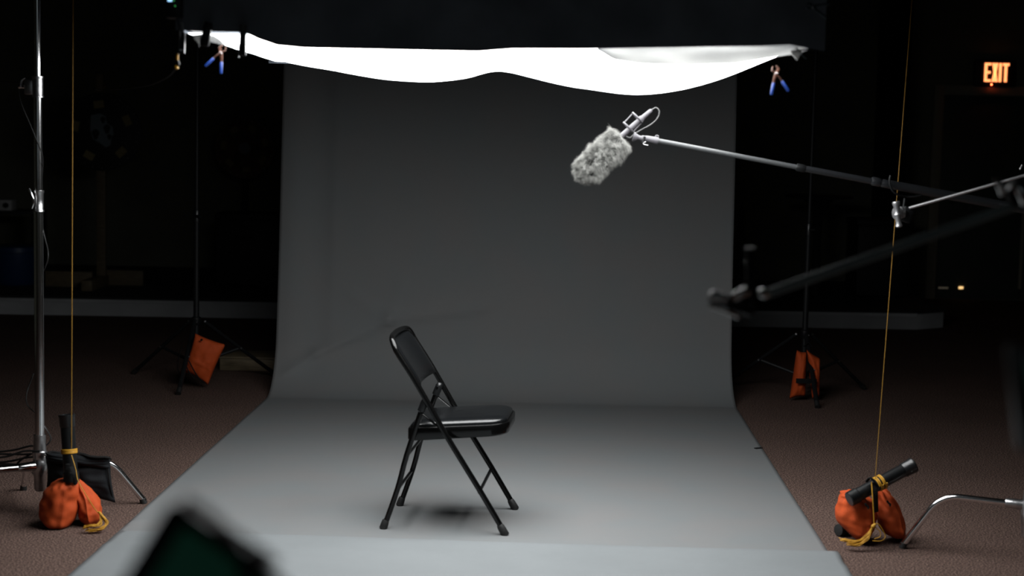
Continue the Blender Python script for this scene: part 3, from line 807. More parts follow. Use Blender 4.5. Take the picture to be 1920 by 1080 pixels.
# left C-stand
YC = 6.30
cb = V((at(75, 930, YC).x, YC, 0))
cl = empty('c_stand', cb, 'tall chrome stand at the left edge, weighted by a black sandbag', 'stand')
def colp(z): return cb+V((0, 0, z))
def zc(py): return at(73, py, YC).z
obj('column', tb([colp(.10), colp(zc(380))], .0185, 20), 'chrome', cl)
obj('middle_riser', tb([colp(zc(396)), colp(zc(165))], .0165, 20), 'chrome', cl)
obj('top_riser', tb([colp(zc(182)), colp(2.75)], .0125, 20), 'chrome', cl)
b = seg_lathe(colp(zc(397)), colp(zc(357)), [(0, .0225), (.06, .0225), (.1, .020), (.85, .020), (.9, .0225), (1, .0225)], 20)
c1 = obj('collar', b, 'cast', cl)
zz0 = zc(377)
obj('wing_knob', tb(smooth([colp(zc(354))+V((-.028, -.03, 0)), colp(zc(366))+V((-.016, -.032, 0)), colp(zc(378))+V((-.010, -.03, 0)), colp(zc(390))+V((-.018, -.03, 0))], 4), .0055, 10), 'chrome', c1)
b = seg_lathe(colp(zc(183)), colp(zc(143)), [(0, .0235), (.08, .0235), (.1, .0215), (.9, .0215), (.92, .0235), (1, .0235)], 20)
bx(b, (cb.x-.05, YC-.014, zc(178)), (cb.x-.015, YC+.014, zc(150)), .005)
c2 = obj('collar', b, 'cast', cl)
b = nb(); tube(b, [colp(zc(164))+V((-.05, 0, 0)), colp(zc(164))+V((-.068, 0, 0))], .006, 10)
tube(b, smooth([colp(zc(162))+V((-.066, -.004, 0)), colp(zc(152))+V((-.062, -.004, 0)), colp(zc(146))+V((-.045, -.004, 0))], 4), .009, 10, sx=.5)
tube(b, smooth([colp(zc(162))+V((-.066, -.004, 0)), colp(zc(163))+V((-.075, -.004, 0))], 4), .009, 10, sx=.5)
obj('wing_knob', b, 'chrome', c2)
b = seg_lathe(colp(.085), colp(zc(815)), [(0, .016), (.04, .022), (.30, .024), (.34, .029), (.50, .031), (.54, .026), (.62, .026), (.64, .0295), (.70, .0295), (.72, .025), (1, .0235)], 22)
obj('leg_hub', b, 'cast', cl)
fR = fl(270, 944)
turtle_leg(cl, cb, fR, zh=.190, fr=.66)
turtle_leg(cl, cb, cb+V((-.42, -.30, 0)), zh=.185, r=.0135)
turtle_leg(cl, cb, fl(44, 919), zh=.13, fr=.8)
sk = obj('leg_socket', seg_lathe(cb+V((-.012, -.012, .187)), cb+V((-.072, -.052, .187)), [(0, .02), (.2, .0205), (.8, .018), (1, .015)], 14), 'chrome', cl)
# cable dangling along the left stand
e = empty('cable', colp(.2), 'thin black cable looping along the left chrome stand', 'cable')
obj('cord', tb(smooth([at(36, 162, YC), at(36, 178, YC), at(42, 200, YC-.03), at(55, 230, YC-.03), at(68, 262, YC-.03), at(80, 295, YC-.03), at(79, 330, YC+.03), at(76, 400, YC+.03), at(83, 440, YC), at(90, 470, YC), at(89, 490, YC), at(80, 512, YC+.04)], 6), .0022, 6), 'cable', e)
obj('cord', tb(smooth([at(63, 700, YC+.03), at(50, 738, YC), at(52, 760, YC), at(70, 778, YC+.03), at(84, 800, YC+.02), at(95, 820, YC), at(92, 830, YC), at(80, 840, YC+.03)], 6), .0026, 6), 'cable', e)
# cable coil at the base of the stand
cc = empty('cable_coil', fl(20, 885), 'loose bundle of black cables behind the foot of the left stand', 'cable')
random.seed(5)
lines = [[(85, 842), (60, 836), (30, 843), (0, 847), (-40, 850)], [(72, 850), (40, 852), (0, 851), (-40, 848)], [(80, 856), (50, 858), (10, 866), (-40, 866)],
         [(72, 868), (40, 871), (0, 869), (-40, 866)], [(66, 873), (30, 874), (0, 873), (-40, 875)], [(60, 850), (40, 862), (28, 876), (34, 882), (55, 880)],
         [(75, 846), (45, 846), (12, 856), (-40, 862)], [(68, 871), (35, 876), (0, 877), (-40, 880)]]
for L_ in lines:
    dY = random.uniform(-.03, .10)
    obj('cord', tb(smooth([at(px, py, YC+dY+.02*k) for k, (px, py) in enumerate(L_)], 6), .0042, 8), 'cable', cc)
# black sandbag slung over the leg
def polypillow(corners, Y, t, m, parent, nm, seed=1, back=.0, wr=.004):
    P = [at(px, py, Y) for px, py in corners]; b = nb(); F_, B_ = [], []; n = 24
    for j in range(n+1):
        r1, r2 = [], []
        for i in range(n+1):
            u, v = i/n, j/n
            uu, vv = 2*u-1, 2*v-1
            su, sv = .5+.5*uu*(1-.05*(1-vv*vv)), .5+.5*vv*(1-.05*(1-uu*uu))
            p = (P[0]*(1-su)+P[1]*su)*(1-sv)+(P[3]*(1-su)+P[2]*su)*sv
            th = (max(0, 1-abs(uu)**2.5)*max(0, 1-abs(vv)**2.5))**.5*t/2
            nn = noise.noise(V((u*4+seed*5, v*5, seed)))*wr*2*(1 if th > 0 else 0)
            crease = -.006*math.exp(-((v-.62-.1*(u-.5)**2)/.03)**2)*max(0, 1-uu*uu)
            edge = i in (0, n) or j in (0, n)
            a = b.verts.new(p+V((0, -th-nn-crease*-1, 0))); r1.append(a)
            r2.append(a if edge else b.verts.new(p+V((0, th+nn, 0))))
        F_.append(r1); B_.append(r2)
    for j in range(n):
        for i in range(n):
            for G in (F_, B_):
                try: b.faces.new((G[j][i], G[j][i+1], G[j+1][i+1], G[j+1][i]))
                except ValueError: pass
    for v in b.verts: v.co.z = max(v.co.z, .005)
    return obj(nm, b, m, parent, sharp=180)
YS = YC-.045
sbk = empty('sandbag', at(150, 940, YS), 'black sandbag slung over the leg of the left chrome stand', 'sandbag')
obj('seam', tb(smooth([at(203, 862, YS-.03), at(202, 880, YS-.035), at(206, 910, YS-.03), at(212, 938, YS-.01)], 5), .003, 8), 'webbing', sbk)
polypillow([(84, 853), (207, 859), (217, 943), (87, 914)], YS-.01, .10, 'blackbag', sbk, 'bag_body', 2, wr=.006)
polypillow([(84, 848), (207, 856), (206, 878), (86, 868)], YS-.035, .06, 'blackbag', sbk, 'top_fold', 4, wr=.004)
obj('handle', tube(nb(), smooth([at(88, 852, YS-.05), at(97, 847, YS-.03), at(120, 850, YS-.03), at(150, 850, YS-.03), at(172, 856, YS-.06), at(200, 857, YS-.05), at(207, 860, YS-.02)], 5), .0085, 8, sy=.4), 'webbing', sbk)

# ------------------------------------------------------------------ orange sandbags with tubes and lines
def orange_bag(base, lobes, label, group=None):
    """each lobe is a stuffed bag given by its width at a row of heights, with a sewn ridge down the front"""
    e = empty('sandbag', base, label, 'sandbag', group)
    for k, (rowsp, Y, dep, seam, seed) in enumerate(lobes):
        b = nb(); rings = []; n = 56
        ys = [r[0] for r in rowsp]; m = 34
        for j in range(m+1):
            t = j/m*(len(rowsp)-1); a = min(int(t), len(rowsp)-2); f = t-a
            def ct(c):
                p0, p1, p2, p3 = (rowsp[max(a-1, 0)][c], rowsp[a][c], rowsp[a+1][c], rowsp[min(a+2, len(rowsp)-1)][c])
                return 0.5*(2*p1+(p2-p0)*f+(2*p0-5*p1+4*p2-p3)*f*f+(3*p1-p0-3*p2+p3)*f**3)
            py, xl_, xr_ = ct(0), ct(1), ct(2)
            L_, R_2 = at(xl_, py, Y), at(xr_, py, Y)
            c = (L_+R_2)/2; hw = max(.003, (R_2.x-L_.x)/2)
            v = j/m; hd = dep*min(1, (hw/.05))**.8
            ring = []
            for i in range(n):
                th = 2*PI*i/n; q = V((math.cos(th), math.sin(th), 0))
                r = 1.0
                for sm in seam:
                    dd = (th-sm+PI) % (2*PI)-PI; r += .085*math.exp(-(dd/.10)**2)-.03*math.exp(-(dd/.35)**2)
                P = c+V((q.x*hw*r, q.y*hd*r, 0))
                w1 = noise.noise(V((q.x*1.6+seed*4, q.y*1.6, v*3.2)))*.008
                fold = noise.noise(V((q.x*2.5+seed, q.y*2.5+v*2, v*9)))*.010*(1.2-v)
                gather = math.sin(th*9+seed+v*3)*.006*max(0, 1-v*2.2)
                P += q*(w1+fold+gather)*min(1, hw/.03)
                P.z = max(P.z, .004)
                ring.append(b.verts.new(P))
            rings.append(ring)
        for A_, B_ in zip(rings, rings[1:]):
            for i in range(n): b.faces.new((A_[i], A_[(i+1) % n], B_[(i+1) % n], B_[i]))
        b.faces.new(rings[0][::-1]); b.faces.new(rings[-1])
        obj('bag_lobe', b, 'orange', e, sharp=60)
    return e
YO = 6.10
bl = orange_bag(fl(130, 990), [
    ([(897, 120, 137), (903, 103, 141), (913, 92, 144), (927, 83, 146), (942, 77, 147), (957, 74, 146), (971, 78, 141), (982, 89, 133), (989, 102, 126), (995, 114, 120)], YO-.02, .085, (-1.05, 2.2), 1),
    ([(899, 145, 149), (912, 146, 162), (927, 146, 178), (942, 145, 187), (956, 146, 190), (968, 150, 190), (978, 158, 186), (985, 166, 180)], YO+.02, .075, (-1.35, 2.0), 2)],
    'orange sandbag on the carpet before the left stand, with upright black tube')
# seams and pocket folds
b = nb(); tube(b, smooth([at(134, 875, YO-.09), at(139, 890, YO-.10), at(142, 908, YO-.08)], 4), .009, 8, sy=.3); tube(b, smooth([at(128, 870, YO-.09), at(126, 890, YO-.08), at(126, 905, YO-.06)], 4), .011, 8, sy=.3); obj('handle', b, 'webbing', bl)
def lined_tube(p0, p1, r, label, name='tube'):
    e = empty(name, p0, label, 'tube')
    L_ = (V(p1)-V(p0)).length
    obj('barrel', seg_lathe(p0, p1, [(0, r), (1, r)], 28), 'plastic', e)
    cap = .035/L_
    obj('end_cap', seg_lathe(p0, p1, [(-.01, r*1.04), (0, r*1.14), (cap, r*1.14), (cap*1.1, r*1.02)], 28), 'plastic', e)
    d = (V(p1)-V(p0)).normalized()
    a, bb = frame_of(d); P = V(p1)
    b = nb(); rings = []
    for off, rr in ((-.045, r*1.02), (-.042, r*1.1), (-.006, r*1.14), (-.004, r*1.2), (.004, r*1.2), (.004, r*.98), (-.012, r*.95), (-.012, .001)):
        rings.append([b.verts.new(P+d*off+(a*math.cos(2*PI*k/28)+bb*math.sin(2*PI*k/28))*rr) for k in range(28)])
    for A_, B_ in zip(rings, rings[1:]):
        for k in range(28): b.faces.new((A_[k], A_[(k+1) % 28], B_[(k+1) % 28], B_[k]))
    obj('end_cap', b, 'plastic', e)
    return e
lined_tube(at(134, 903, YO-.05), at(125, 779, YO-.03), .0265, 'black plastic tube standing upright in the left orange sandbag')
# right bag
br = orange_bag(fl(1630, 1010), [
    ([(921, 1592, 1608), (926, 1580, 1622), (934, 1574, 1634), (946, 1570, 1640), (960, 1567, 1643), (974, 1568, 1643), (987, 1577, 1640), (998, 1588, 1634), (1008, 1600, 1620)], YO-.0, .085, (-1.1, 2.2), 3),
    ([(908, 1640, 1648), (916, 1638, 1660), (927, 1638, 1671), (942, 1641, 1681), (957, 1643, 1688), (972, 1644, 1693), (986, 1648, 1696), (998, 1656, 1697), (1006, 1672, 1694)], YO+.03, .075, (-1.0, 2.0), 4)],
    'orange sandbag on the right carpet with a black tube lying across it')
b = nb(); tube(b, smooth([at(1638, 905, YO-.10), at(1641, 925, YO-.12), at(1642, 960, YO-.10)], 4), .011, 8, sy=.3); tube(b, smooth([at(1625, 903, YO-.10), at(1632, 896, YO-.11), at(1642, 906, YO-.11)], 4), .010, 8, sy=.4)
obj('handle', b, 'webbing', br)
b = nb()
for px, py, Y in ((1625, 948, YO-.12), (1666, 943, YO-.08)):
    q = at(px, py, Y); tube(b, smooth([q+V((-.006, 0, .008)), q, q+V((.007, 0, -.006)), q+V((.005, 0, -.013))], 3), .004, 8)
obj('grommet', b, 'webbing', br)
lined_tube(at(1593, 936, YO-.10), at(1711, 873, YO-.02), .0255, 'black plastic tube lying tilted across the right orange sandbag')
q = fl(1582, 1004)
kb = nb(); seg_lathe(V((q.x-.028, q.y-.02, .026)), V((q.x+.03, q.y+.02, .022)), [(0, .012), (.02, .023), (.3, .026), (.7, .02), (1, .012)], 18, kb)
tag(obj('rubber_knob', kb, 'rubber'), 'small round black knob peeking out under the left corner of right orange sandbag', 'knob')

def line(name_pts, tie, label, tassel, seed):
    e = empty('string', tie, label, 'string')
    obj('line', tb(name_pts, .0016, 6), 'yellow', e)
    return e
# left line
top = at(137, 0, YO-.06); bot = at(134, 842, YO-.06)
d = (top-bot); tt = (RZ-bot.z)/d.z
e = empty('string', bot, 'taut golden string rising from the left orange sandbag, ending in a frayed tassel', 'string')
obj('line', tb([bot, bot+d*tt], .0016, 6), 'line', e)
def wraps(c, axis, r, turns, pitch, parent, rr=.0026):
    a, bb = frame_of(V(axis)); ax_ = V(axis).normalized(); pts = []
    for k in range(int(turns*18)+1):
        th = 2*PI*k/18; pts.append(V(c)+ax_*pitch*k/18+(a*math.cos(th)+bb*math.sin(th))*r)
    obj('wrap', tb(pts, rr, 6), 'yellow', parent)
wraps(at(130, 850, YO-.04), (at(125, 779, YO-.03)-at(134, 903, YO-.05)), .0285, 4, .004, e, .0030)
obj('tail', tb(smooth([at(134, 853, YO-.075), at(142, 880, YO-.09), at(146, 900, YO-.10), at(160, 926, YO-.11), at(175, 950, YO-.10), at(184, 962, YO-.09)], 5), .0017, 6), 'yellow', e)
def tassel(parent, p_list, n, seed, spread=.012, rr=.0013):
    random.seed(seed); b = nb()
    for k in range(n):
        off = [V((random.uniform(-1, 1), random.uniform(-1, 1), random.uniform(-.6, .6)))*spread for _ in p_list]
        pts = []
        for i, p in enumerate(p_list):
            q = p+off[i]*(.25+.9*i/len(p_list)); q.z = max(q.z, .003); pts.append(q)
        tube(b, smooth(pts, 4), rr, 5)
    o = obj('tassel', b, 'yellow', parent, sharp=180); o['kind'] = 'stuff'; return o
tassel(e, [at(186, 960, YO-.09), at(194, 970, YO-.10), at(200, 980, YO-.10), at(192, 990, YO-.12), at(178, 994, YO-.13), at(164, 994, YO-.13)], 22, 11)
tassel(e, [at(186, 960, YO-.09), at(190, 972, YO-.10), at(186, 984, YO-.12), at(172, 986, YO-.13), at(160, 990, YO-.13)], 16, 12)
# right line
bot = at(1641, 898, YO-.08); top = at(1710, 0, YO+.20); d = top-bot; tt = (RZ-bot.z)/d.z
e = empty('string', bot, 'taut golden string slanting up from the right orange sandbag, ending in a knotted tassel', 'string')
obj('line', tb([bot, bot+d*tt], .0012, 6), 'line', e)
tax = at(1711, 873, YO-.02)-at(1593, 936, YO-.10)
wraps(at(1643, 909, YO-.067), tax, .0275, 2, .007, e, .0032); wraps(at(1651, 905, YO-.062), tax, .0275, 2, .006, e, .0032)
obj('tail', tb(smooth([at(1634, 903, YO-.11), at(1636, 930, YO-.13), at(1638, 960, YO-.13), at(1639, 984, YO-.13)], 5), .0022, 6), 'yellow', e)
tassel(e, [at(1640, 984, YO-.13), at(1634, 994, YO-.13), at(1622, 1008, YO-.13), at(1604, 1016, YO-.14), at(1578, 1012, YO-.13)], 20, 21, .011)
tassel(e, [at(1638, 984, YO-.13), at(1632, 996, YO-.13), at(1624, 1012, YO-.14), at(1608, 1022, YO-.15), at(1592, 1020, YO-.15)], 18, 22, .010)
b = nb(); tube(b, smooth([at(1638, 984, YO-.13), at(1646, 982, YO-.13), at(1654, 992, YO-.13), at(1660, 1006, YO-.13), at(1652, 1014, YO-.14), at(1636, 1014, YO-.14)], 5), .0018, 6)
tube(b, smooth([at(1640, 988, YO-.14), at(1650, 996, YO-.14), at(1650, 1006, YO-.14), at(1640, 1010, YO-.14)], 5), .0018, 6)
seg_lathe(at(1634, 990, YO-.14), at(1642, 982, YO-.14), [(0, .003), (.3, .008), (.7, .007), (1, .003)], 10, b)
obj('knot', b, 'yellow', e)

# ------------------------------------------------------------------ backdrop stands at the rear, with orange sandbags
def rear_stand(cx, cy, feet_, label, zcol=.375, ztop=2.62):
    e = empty('light_stand', (cx, cy, 0), label, 'stand', 'stands holding up the grey paper')
    obj('lower_column', tb([(cx, cy, .06), (cx, cy, 1.05)], .0175, 14), 'darkmetal', e)
    obj('upper_column', tb([(cx, cy, 1.0), (cx, cy, ztop)], .0125, 14), 'darkmetal', e)
    obj('collar', seg_lathe((cx, cy, zcol-.02), (cx, cy, zcol+.03), [(0, .024), (.1, .028), (.9, .028), (1, .022)], 16), 'plastic', e)
    obj('collar', seg_lathe((cx, cy, .98), (cx, cy, 1.06), [(0, .02), (.1, .022), (.9, .022), (1, .018)], 16), 'plastic', e)
    obj('collar', seg_lathe((cx, cy, .10), (cx, cy, .14), [(0, .022), (.1, .025), (.9, .025), (1, .02)], 16), 'plastic', e)
    for fx, fy in feet_:
        d = V((fx-cx, fy-cy, 0)); n_ = d.normalized()
        a = V((cx, cy, zcol))+n_*.05; f = V((fx, fy, .016))
        lg = obj('leg', tb([a, f], .0145, 8, sy=.8), 'darkmetal', e)
        obj('foot_cap', tb([f-(f-a).normalized()*.03, f+(f-a).normalized()*.008], .0155, 10), 'rubber', lg)
        m_ = a.lerp(f, .5)
        obj('spreader', tb([V((cx, cy, .12))+n_*.02, m_], .010, 8), 'darkmetal', e)
        s_ = V((n_.y, -n_.x, 0))
        if s_.y > 0: s_ = -s_
        for p_ in (a, m_): obj('rivet', tb([p_+s_*.004, p_+s_*.018], .006, 8), 'cast', lg)
    obj('collar_knob', tb([(cx+.0, cy-.02, 1.02), (cx+.03, cy-.045, 1.02)], .009, 10), 'plastic', e)
    return e
ll = fl(335, 741); lf = fl(252, 702); cxl = at(368, 640, 9.72).x
rear_stand(cxl, 9.72, [(ll.x, ll.y), (lf.x, lf.y), (cxl+.44, 10.02)], 'black tripod stand behind the paper at left, orange sandbag hung on it')
rl = fl(1532, 766); rf = fl(1619, 731); cxr = at(1507, 680, 9.74).x
rear_stand(cxr, 9.74, [(rl.x, rl.y), (rf.x, rf.y), (cxr-.46, 9.98)], 'black tripod stand behind the paper at right, straddled by an orange sandbag')
# left rear bag: one flat pillow hanging tilted, second half behind
q = at(385, 672, 9.42)
e = empty('sandbag', (q.x, 9.45, q.z-.15), 'orange sandbag hanging tilted on the rear left stand', 'sandbag')
polypillow([(366, 625), (423, 646), (390, 722), (345, 694)], 9.46, .09, 'orange', e, 'bag_lobe', 2)
polypillow([(352, 665), (372, 655), (364, 700), (336, 701)], 9.60, .08, 'orange', e, 'bag_lobe', 3)
b = nb(); tube(b, smooth([at(354, 676, 9.40), at(362, 692, 9.395), at(372, 708, 9.39), at(384, 718, 9.42)], 4), .004, 6); tube(b, smooth([at(349, 686, 9.40), at(356, 700, 9.40), at(366, 712, 9.42)], 4), .004, 6)
obj('strap', b, 'webbing', e)
q = at(378, 637, 9.405); obj('grommet', tb([q, q+V((0, -.008, 0))], .007, 10), 'webbing', e)
b = nb(); tube(b, smooth([at(343, 640, 9.45), at(336, 665, 9.45), at(333, 690, 9.45), at(340, 706, 9.45)], 4), .007, 6, sy=.4); obj('handle', b, 'webbing', e)
# right rear bag: two lobes standing against the stand
e = empty('sandbag', fl(1510, 746), 'orange two-lobed sandbag standing against the rear right stand', 'sandbag')
polypillow([(1494, 656), (1512, 660), (1510, 743), (1480, 748)], 9.50, .11, 'orange', e, 'bag_lobe', 4)
polypillow([(1512, 655), (1538, 672), (1536, 744), (1523, 748)], 9.52, .11, 'orange', e, 'bag_lobe', 5)
b = nb(); bx(b, (at(1493, 713, 9.40).x, 9.405, at(1493, 719, 9.40).z), (at(1532, 713, 9.40).x, 9.415, at(1493, 710, 9.40).z), .002); obj('strap', b, 'webbing', e)
b = nb(); tube(b, smooth([at(1507, 650, 9.6), at(1516, 643, 9.6), at(1524, 652, 9.58)], 4), .008, 6, sy=.4); obj('handle', b, 'webbing', e)

# wooden box behind the left stand
q0, q1 = fl(412, 694), fl(520, 698)
e = empty('wooden_box', (q0.x+.2, 10.35, 0), 'low pale wooden box on the floor behind the rear left stand', 'box')
zt2 = at(412, 668, q0.y).z
obj('crate', bx(nb(), (q0.x, q0.y, 0), (q1.x+.12, q0.y+.3, zt2-.012), .003), 'wood', e)
obj('lid', bx(nb(), (q0.x-.01, q0.y-.01, zt2-.012), (q1.x+.13, q0.y+.31, zt2), .003), 'wood', e)

# ------------------------------------------------------------------ dim things on the stage
def spin_wheel(px, py, rpx, Y, label, board, cards, emblem, base=True, group=None):
    c = at(px, py, Y); r = rpx*Y/FPX
    e = empty('prize_wheel', (c.x, Y, zt), label, 'prize wheel', group)
    ring = [(1.0, 0), (1.0, .02)]
    b = seg_lathe(c+V((0, .02, 0)), c, [(0, r*.99), (.1, r), (.9, r), (1, r*.985)], 56); obj('wheel_board', b, board, e)
    for k in range(cards):
        a = 2*PI*(k+.35)/cards
        p = c+V((math.cos(a)*r*.70, -.004, math.sin(a)*r*.70))
        b = bx(nb(), (-.045*r/.34, -.002, -.032*r/.34), (.045*r/.34, .002, .032*r/.34), 0, euler(p, ry=-a+PI/2)); obj('card', b, 'tan', e)
    if emblem:
        sh = [(-.34, .42), (-.06, .48), (.10, .40), (.14, .20), (.30, .10), (.34, -.12), (.27, -.22), (.24, -.46), (.10, -.52), (-.06, -.40), (-.28, -.28), (-.36, 0)]
        b = prism(nb(), [(p[0]*r*.86, p[1]*r*.86) for p in sh], 0, .004, basis(c+V((0, -.001, r*.05)), (1, 0, 0), (0, 0, 1), (0, -1, 0)))
        obj('emblem', b, 'paleblue', e)
        b = nb()
        for (ux, uz, s) in ((-.17, -.12, .09), (.12, .02, .08), (0.02, .25, .06), (.18, -.18, .05)):
            prism(b, [(math.cos(t_)*r*s*(1+.25*math.sin(3*t_)), math.sin(t_)*r*s*1.5) for t_ in [2*PI*k/14 for k in range(14)]], 0, .006, basis(c+V((ux*r, -.001, uz*r+r*.05)), (1, 0, 0), (0, 0, 1), (0, -1, 0)))
        obj('emblem_mark', b, 'wheelblack', e)
    else:
        obj('hub_disc', seg_lathe(c+V((0, .0, 0)), c+V((0, -.01, 0)), [(0, r*.2), (1, r*.2)], 24), 'paleblue', e)
    b = nb()
    for k in range(24):
        a = 2*PI*k/24; p = c+V((math.cos(a)*r*.93, 0, math.sin(a)*r*.93)); tube(b, [p, p+V((0, -.02, 0))], .004, 6)
    obj('peg', b, 'cast', e)
    if base:
        x0, x1 = at(px-13, 400, Y).x, at(px+4, 400, Y).x
        obj('post', bx(nb(), (x0, Y+.03, zt), (x1, Y+.07, c.z+r*1.25), .003), 'wood', e)
        obj('pointer', bx(nb(), (x0+.01, Y-.02, c.z+r*1.02), (x1-.01, Y+.03, c.z+r*1.45), .003), 'wood', e)
        xa, xb = at(92, 520, Y).x, at(262, 520, Y).x; h2 = at(180, 508, Y).z
        obj('base_board', bx(nb(), (xa, Y-.12, zt), ((x0+x1)/2-.04, Y-.08, h2), .003), 'wood', e)
        obj('base_board', bx(nb(), ((x0+x1)/2-.04, Y+.12, zt), (xb, Y+.16, h2), .003), 'wood', e)
        obj('base_foot', bx(nb(), ((x0+x1)/2-.045, Y-.45, zt), ((x0+x1)/2+.045, Y+.3, zt+.09), .003), 'wood', e)
    else:
        obj('post', tb([(c.x, Y+.05, zt), (c.x, Y+.05, c.z)], .03, 10), 'darkmetal', e)
        obj('base_foot', seg_lathe((c.x, Y+.05, zt), (c.x, Y+.05, zt+.03), [(0, .2), (1, .18)], 20), 'darkmetal', e)
    return e
spin_wheel(192, 247, 73, 14.0, 'black prize wheel with pale centre emblem on a pale wooden post', 'wheelblack', 5, True)
spin_wheel(459, 278, 56, 15.3, 'dim brown prize wheel with small grey centre, right of the black one', 'brown', 7, False, base=False)
def dimbox(px0, py0, px1, py1, Y, dep, name, m, label, cat, nm2=None, bev=.03):
    a0, a1 = at(px0, py1, Y), at(px1, py0, Y)
    e = empty(name, ((a0.x+a1.x)/2, Y, zt), label, cat)
    obj('body', bx(nb(), (a0.x, Y, zt), (a1.x, Y+dep, a1.z), bev), m, e); return e, a0, a1
e, a0, a1 = dimbox(403, 404, 545, 540, 14.3, .5, 'equipment_case', 'wheelblack', 'large black case on the stage beside the left edge of the paper', 'case')
obj('lid', bx(nb(), (a0.x-.01, 14.29, a1.z-.06), (a1.x+.01, 14.81, a1.z+.01), .02), 'wheelblack', e)
b = nb(); tube(b, smooth([(a0.x+.2, 14.28, a1.z-.2), (a0.x+.2, 14.25, a1.z-.2), (a0.x+.32, 14.25, a1.z-.2), (a0.x+.32, 14.28, a1.z-.2)], 4), .01, 8); obj('handle', b, 'wheelblack', e)
# blue barrel-like tub at far left
a0, a1 = at(-30, 540, 13.8), at(58, 470, 13.8); cx_ = (a0.x+a1.x)/2
e = empty('storage_tub', (cx_, 13.9, zt), 'dark blue tub on the stage at the far left edge', 'tub')
obj('tub_body', seg_lathe((cx_, 14.05, zt), (cx_, 14.05, a1.z), [(0, .17), (.1, .19), (.9, .215), (.92, .225), (1, .225)], 32), 'darkblue', e)
obj('tub_lid', seg_lathe((cx_, 14.05, a1.z), (cx_, 14.05, a1.z+.03), [(0, .23), (.6, .23), (1, .2)], 32), 'darkblue', e)
# shelf at far left carrying a white box and orange tools
a0, a1 = at(-40, 393, 14.9), at(50, 393, 14.9)
e = empty('shelf_unit', ((a0.x+a1.x)/2, 15.0, zt), 'dark shelf unit at the far left edge of the stage', 'shelf')
b = nb(); bx(b, (a0.x-.3, 14.8, a0.z-.03), (a1.x+.10, 15.2, a0.z), .003); obj('shelf_board', b, 'wheelblack', e)
zl = at(10, 461, 14.9).z
b = nb(); bx(b, (a0.x-.3, 14.8, zl-.03), (a1.x+.10, 15.2, zl), .003); obj('shelf_board', b, 'wheelblack', e)
for x in (a0.x-.3, a1.x+.07):
    b = nb(); bx(b, (x, 14.8, zt), (x+.03, 15.2, a0.z-.03), .003); obj('side_panel', b, 'wheelblack', e)
p0, p1 = at(-12, 392, 14.85), at(22, 375, 14.85)
e = empty('control_box', ((p0.x+p1.x)/2, 14.9, p0.z), 'small white box with a round dial on the shelf at far left', 'box')
obj('case', bx(nb(), (p0.x, 14.84, a0.z), (p1.x, 15.0, p1.z), .004), 'white', e)
q = at(11, 385, 14.84); obj('dial', seg_lathe(q+V((0, .0, 0)), q+V((0, -.02, 0)), [(0, .026), (1, .024)], 20), 'wheelblack', e)
q0 = at(-2, 455, 14.82); q0.z = zl+.006
tag(obj('wooden_stick', tb([at(3, 452, 14.85), V((at(18, 460, 14.85).x, 14.85, zl+.007))], .006, 6), 'wood'), 'short orange-brown stick on the lower shelf at far left', 'stick')
# tall dark curtain / column and speaker at right rear
a0, a1 = at(1640, 300, 15.4), at(1700, 300, 15.4)
tag(obj('curtain', (lambda b: (prism(b, [(a0.x+(a1.x-a0.x)*k/40, 15.42+.03*math.sin(k*.9)) for k in range(41)]+[(a0.x+(a1.x-a0.x)*k/40, 15.45+.03*math.sin(k*.9)) for k in range(40, -1, -1)], zt if False else .16, 3.85), b)[1])(nb()), 'wheelblack'), 'tall narrow black curtain hanging on the stage left of the door', 'curtain')
e, a0, a1 = dimbox(1603, 415, 1712, 560, 14.6, .5, 'equipment_case', 'wheelblack', 'tall black case on the stage in front of the black curtain', 'case')
obj('lid', bx(nb(), (a0.x-.01, 14.59, a1.z-.06), (a1.x+.01, 15.11, a1.z+.01), .02), 'wheelblack', e)
# round cafe table silhouette and thin mic stand
a0 = at(1535, 366, 14.2)
e = empty('round_table', (a0.x, 14.2, zt), 'dark round pedestal table on the stage behind the rear right stand', 'table')
obj('tabletop', seg_lathe(a0-V((0, 0, .03)), a0, [(0, .26), (.2, .30), (.8, .30), (1, .29)], 40), 'stagetop', e)
obj('pedestal', seg_lathe((a0.x, 14.2, zt), a0-V((0, 0, .03)), [(0, .22), (.03, .2), (.06, .05), (.6, .035), (.9, .05), (1, .15)], 24), 'stagetop', e)
a0 = at(1392, 340, 14.4)
e = empty('thin_stand', (a0.x, 14.4, zt), 'thin grey pole stand on the stage beside the right edge of the paper', 'stand')
obj('upper_rod', tb([at(1392, 400, 14.4), a0], .008, 8), 'polegrey', e)
q = at(1391, 392, 14.4); obj('lower_tube', tb([(q.x, 14.4, zt), q], .03, 10), 'wheelblack', e)
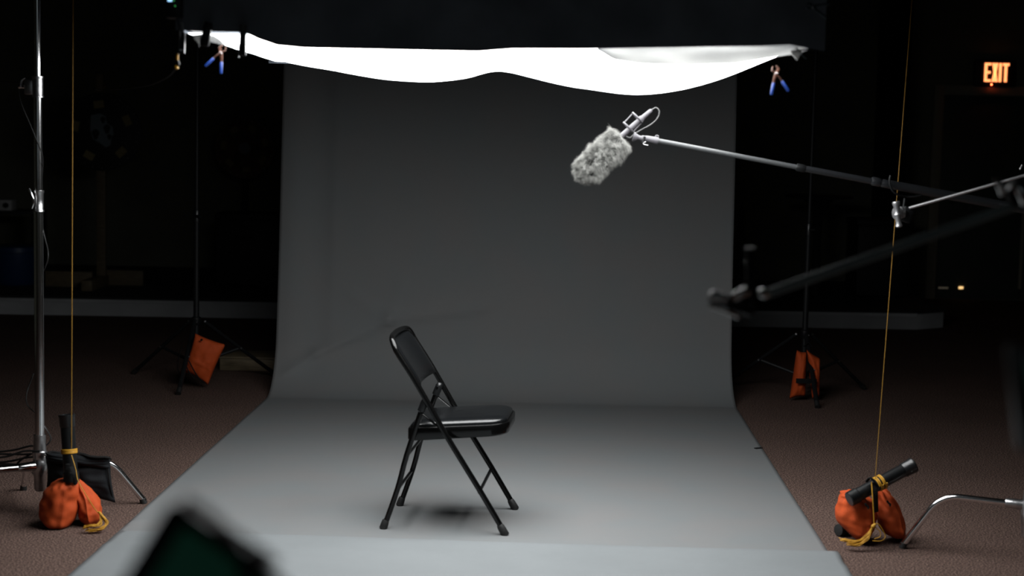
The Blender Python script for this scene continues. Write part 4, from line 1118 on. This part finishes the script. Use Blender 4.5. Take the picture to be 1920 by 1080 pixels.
obj('base', seg_lathe((q.x, 14.4, zt), (q.x, 14.4, zt+.03), [(0, .16), (1, .14)], 20), 'wheelblack', e)

# ------------------------------------------------------------------ blurred monitors in the foreground
def monitor(corner, xdir, zdir, w_, h_, label, Y, rod=True):
    """corner: top-left in world; xdir along the top edge, zdir down the left edge"""
    e = empty('monitor', (corner.x+.08, Y+.01, 0), label, 'monitor')
    xd, zd = V(xdir).normalized(), V(zdir).normalized(); nd = xd.cross(zd).normalized()
    if nd.y > 0: nd = -nd
    mt = basis(corner, xd, nd, zd)
    obj('housing', bx(nb(), (0, -.022, 0), (w_, 0, h_), .006, mt), 'plastic', e)
    obj('screen', bx(nb(), (.015, -.001, .015), (w_-.015, .002, h_-.015), .0, mt), 'screen', e)
    c = corner+xd*w_*.5+zd*h_*.5
    obj('stand_pole', tb([V((c.x, c.y+.03, .02)), V((c.x, c.y+.03, c.z-.03))], .012, 12), 'plastic', e)
    obj('mount', tb([V((c.x, c.y+.03, c.z-.04)), c-nd*.015], .010, 10), 'plastic', e)
    obj('base', seg_lathe((c.x, c.y+.03, 0), (c.x, c.y+.03, .025), [(0, .16), (.6, .155), (1, .12)], 24), 'plastic', e)
    return e, mt
YG = 1.2
c0 = at(334, 936, YG); xa = at(520, 1070, YG+.030)-c0; zb = at(288, 1080, YG-.030)-c0
xa.normalize(); zb = (zb-xa*zb.dot(xa)).normalized()
e, mt = monitor(c0, xa, zb, .20, .15, 'large blurred dark green screen poking up at the bottom left foreground', YG)
obj('knob', seg_lathe(at(455, 1050, YG), at(492, 1076, YG), [(0, .010), (.3, .016), (.8, .015), (1, .008)], 14), 'plastic', e)
obj('strap', tb(smooth([at(345, 938, YG-.05), at(392, 966, YG-.05), at(430, 1000, YG-.05), at(470, 1024, YG-.05), at(520, 1060, YG-.05)], 5), .0042, 8), 'strapbrown', e)
YH = 1.6
c0 = at(1893, 650, YH)
e, mt = monitor(c0, V((1, .0, -.02)), V((.17, 0, -1)), .16, .11, 'blurred black screen edge at the right side of the foreground', YH)
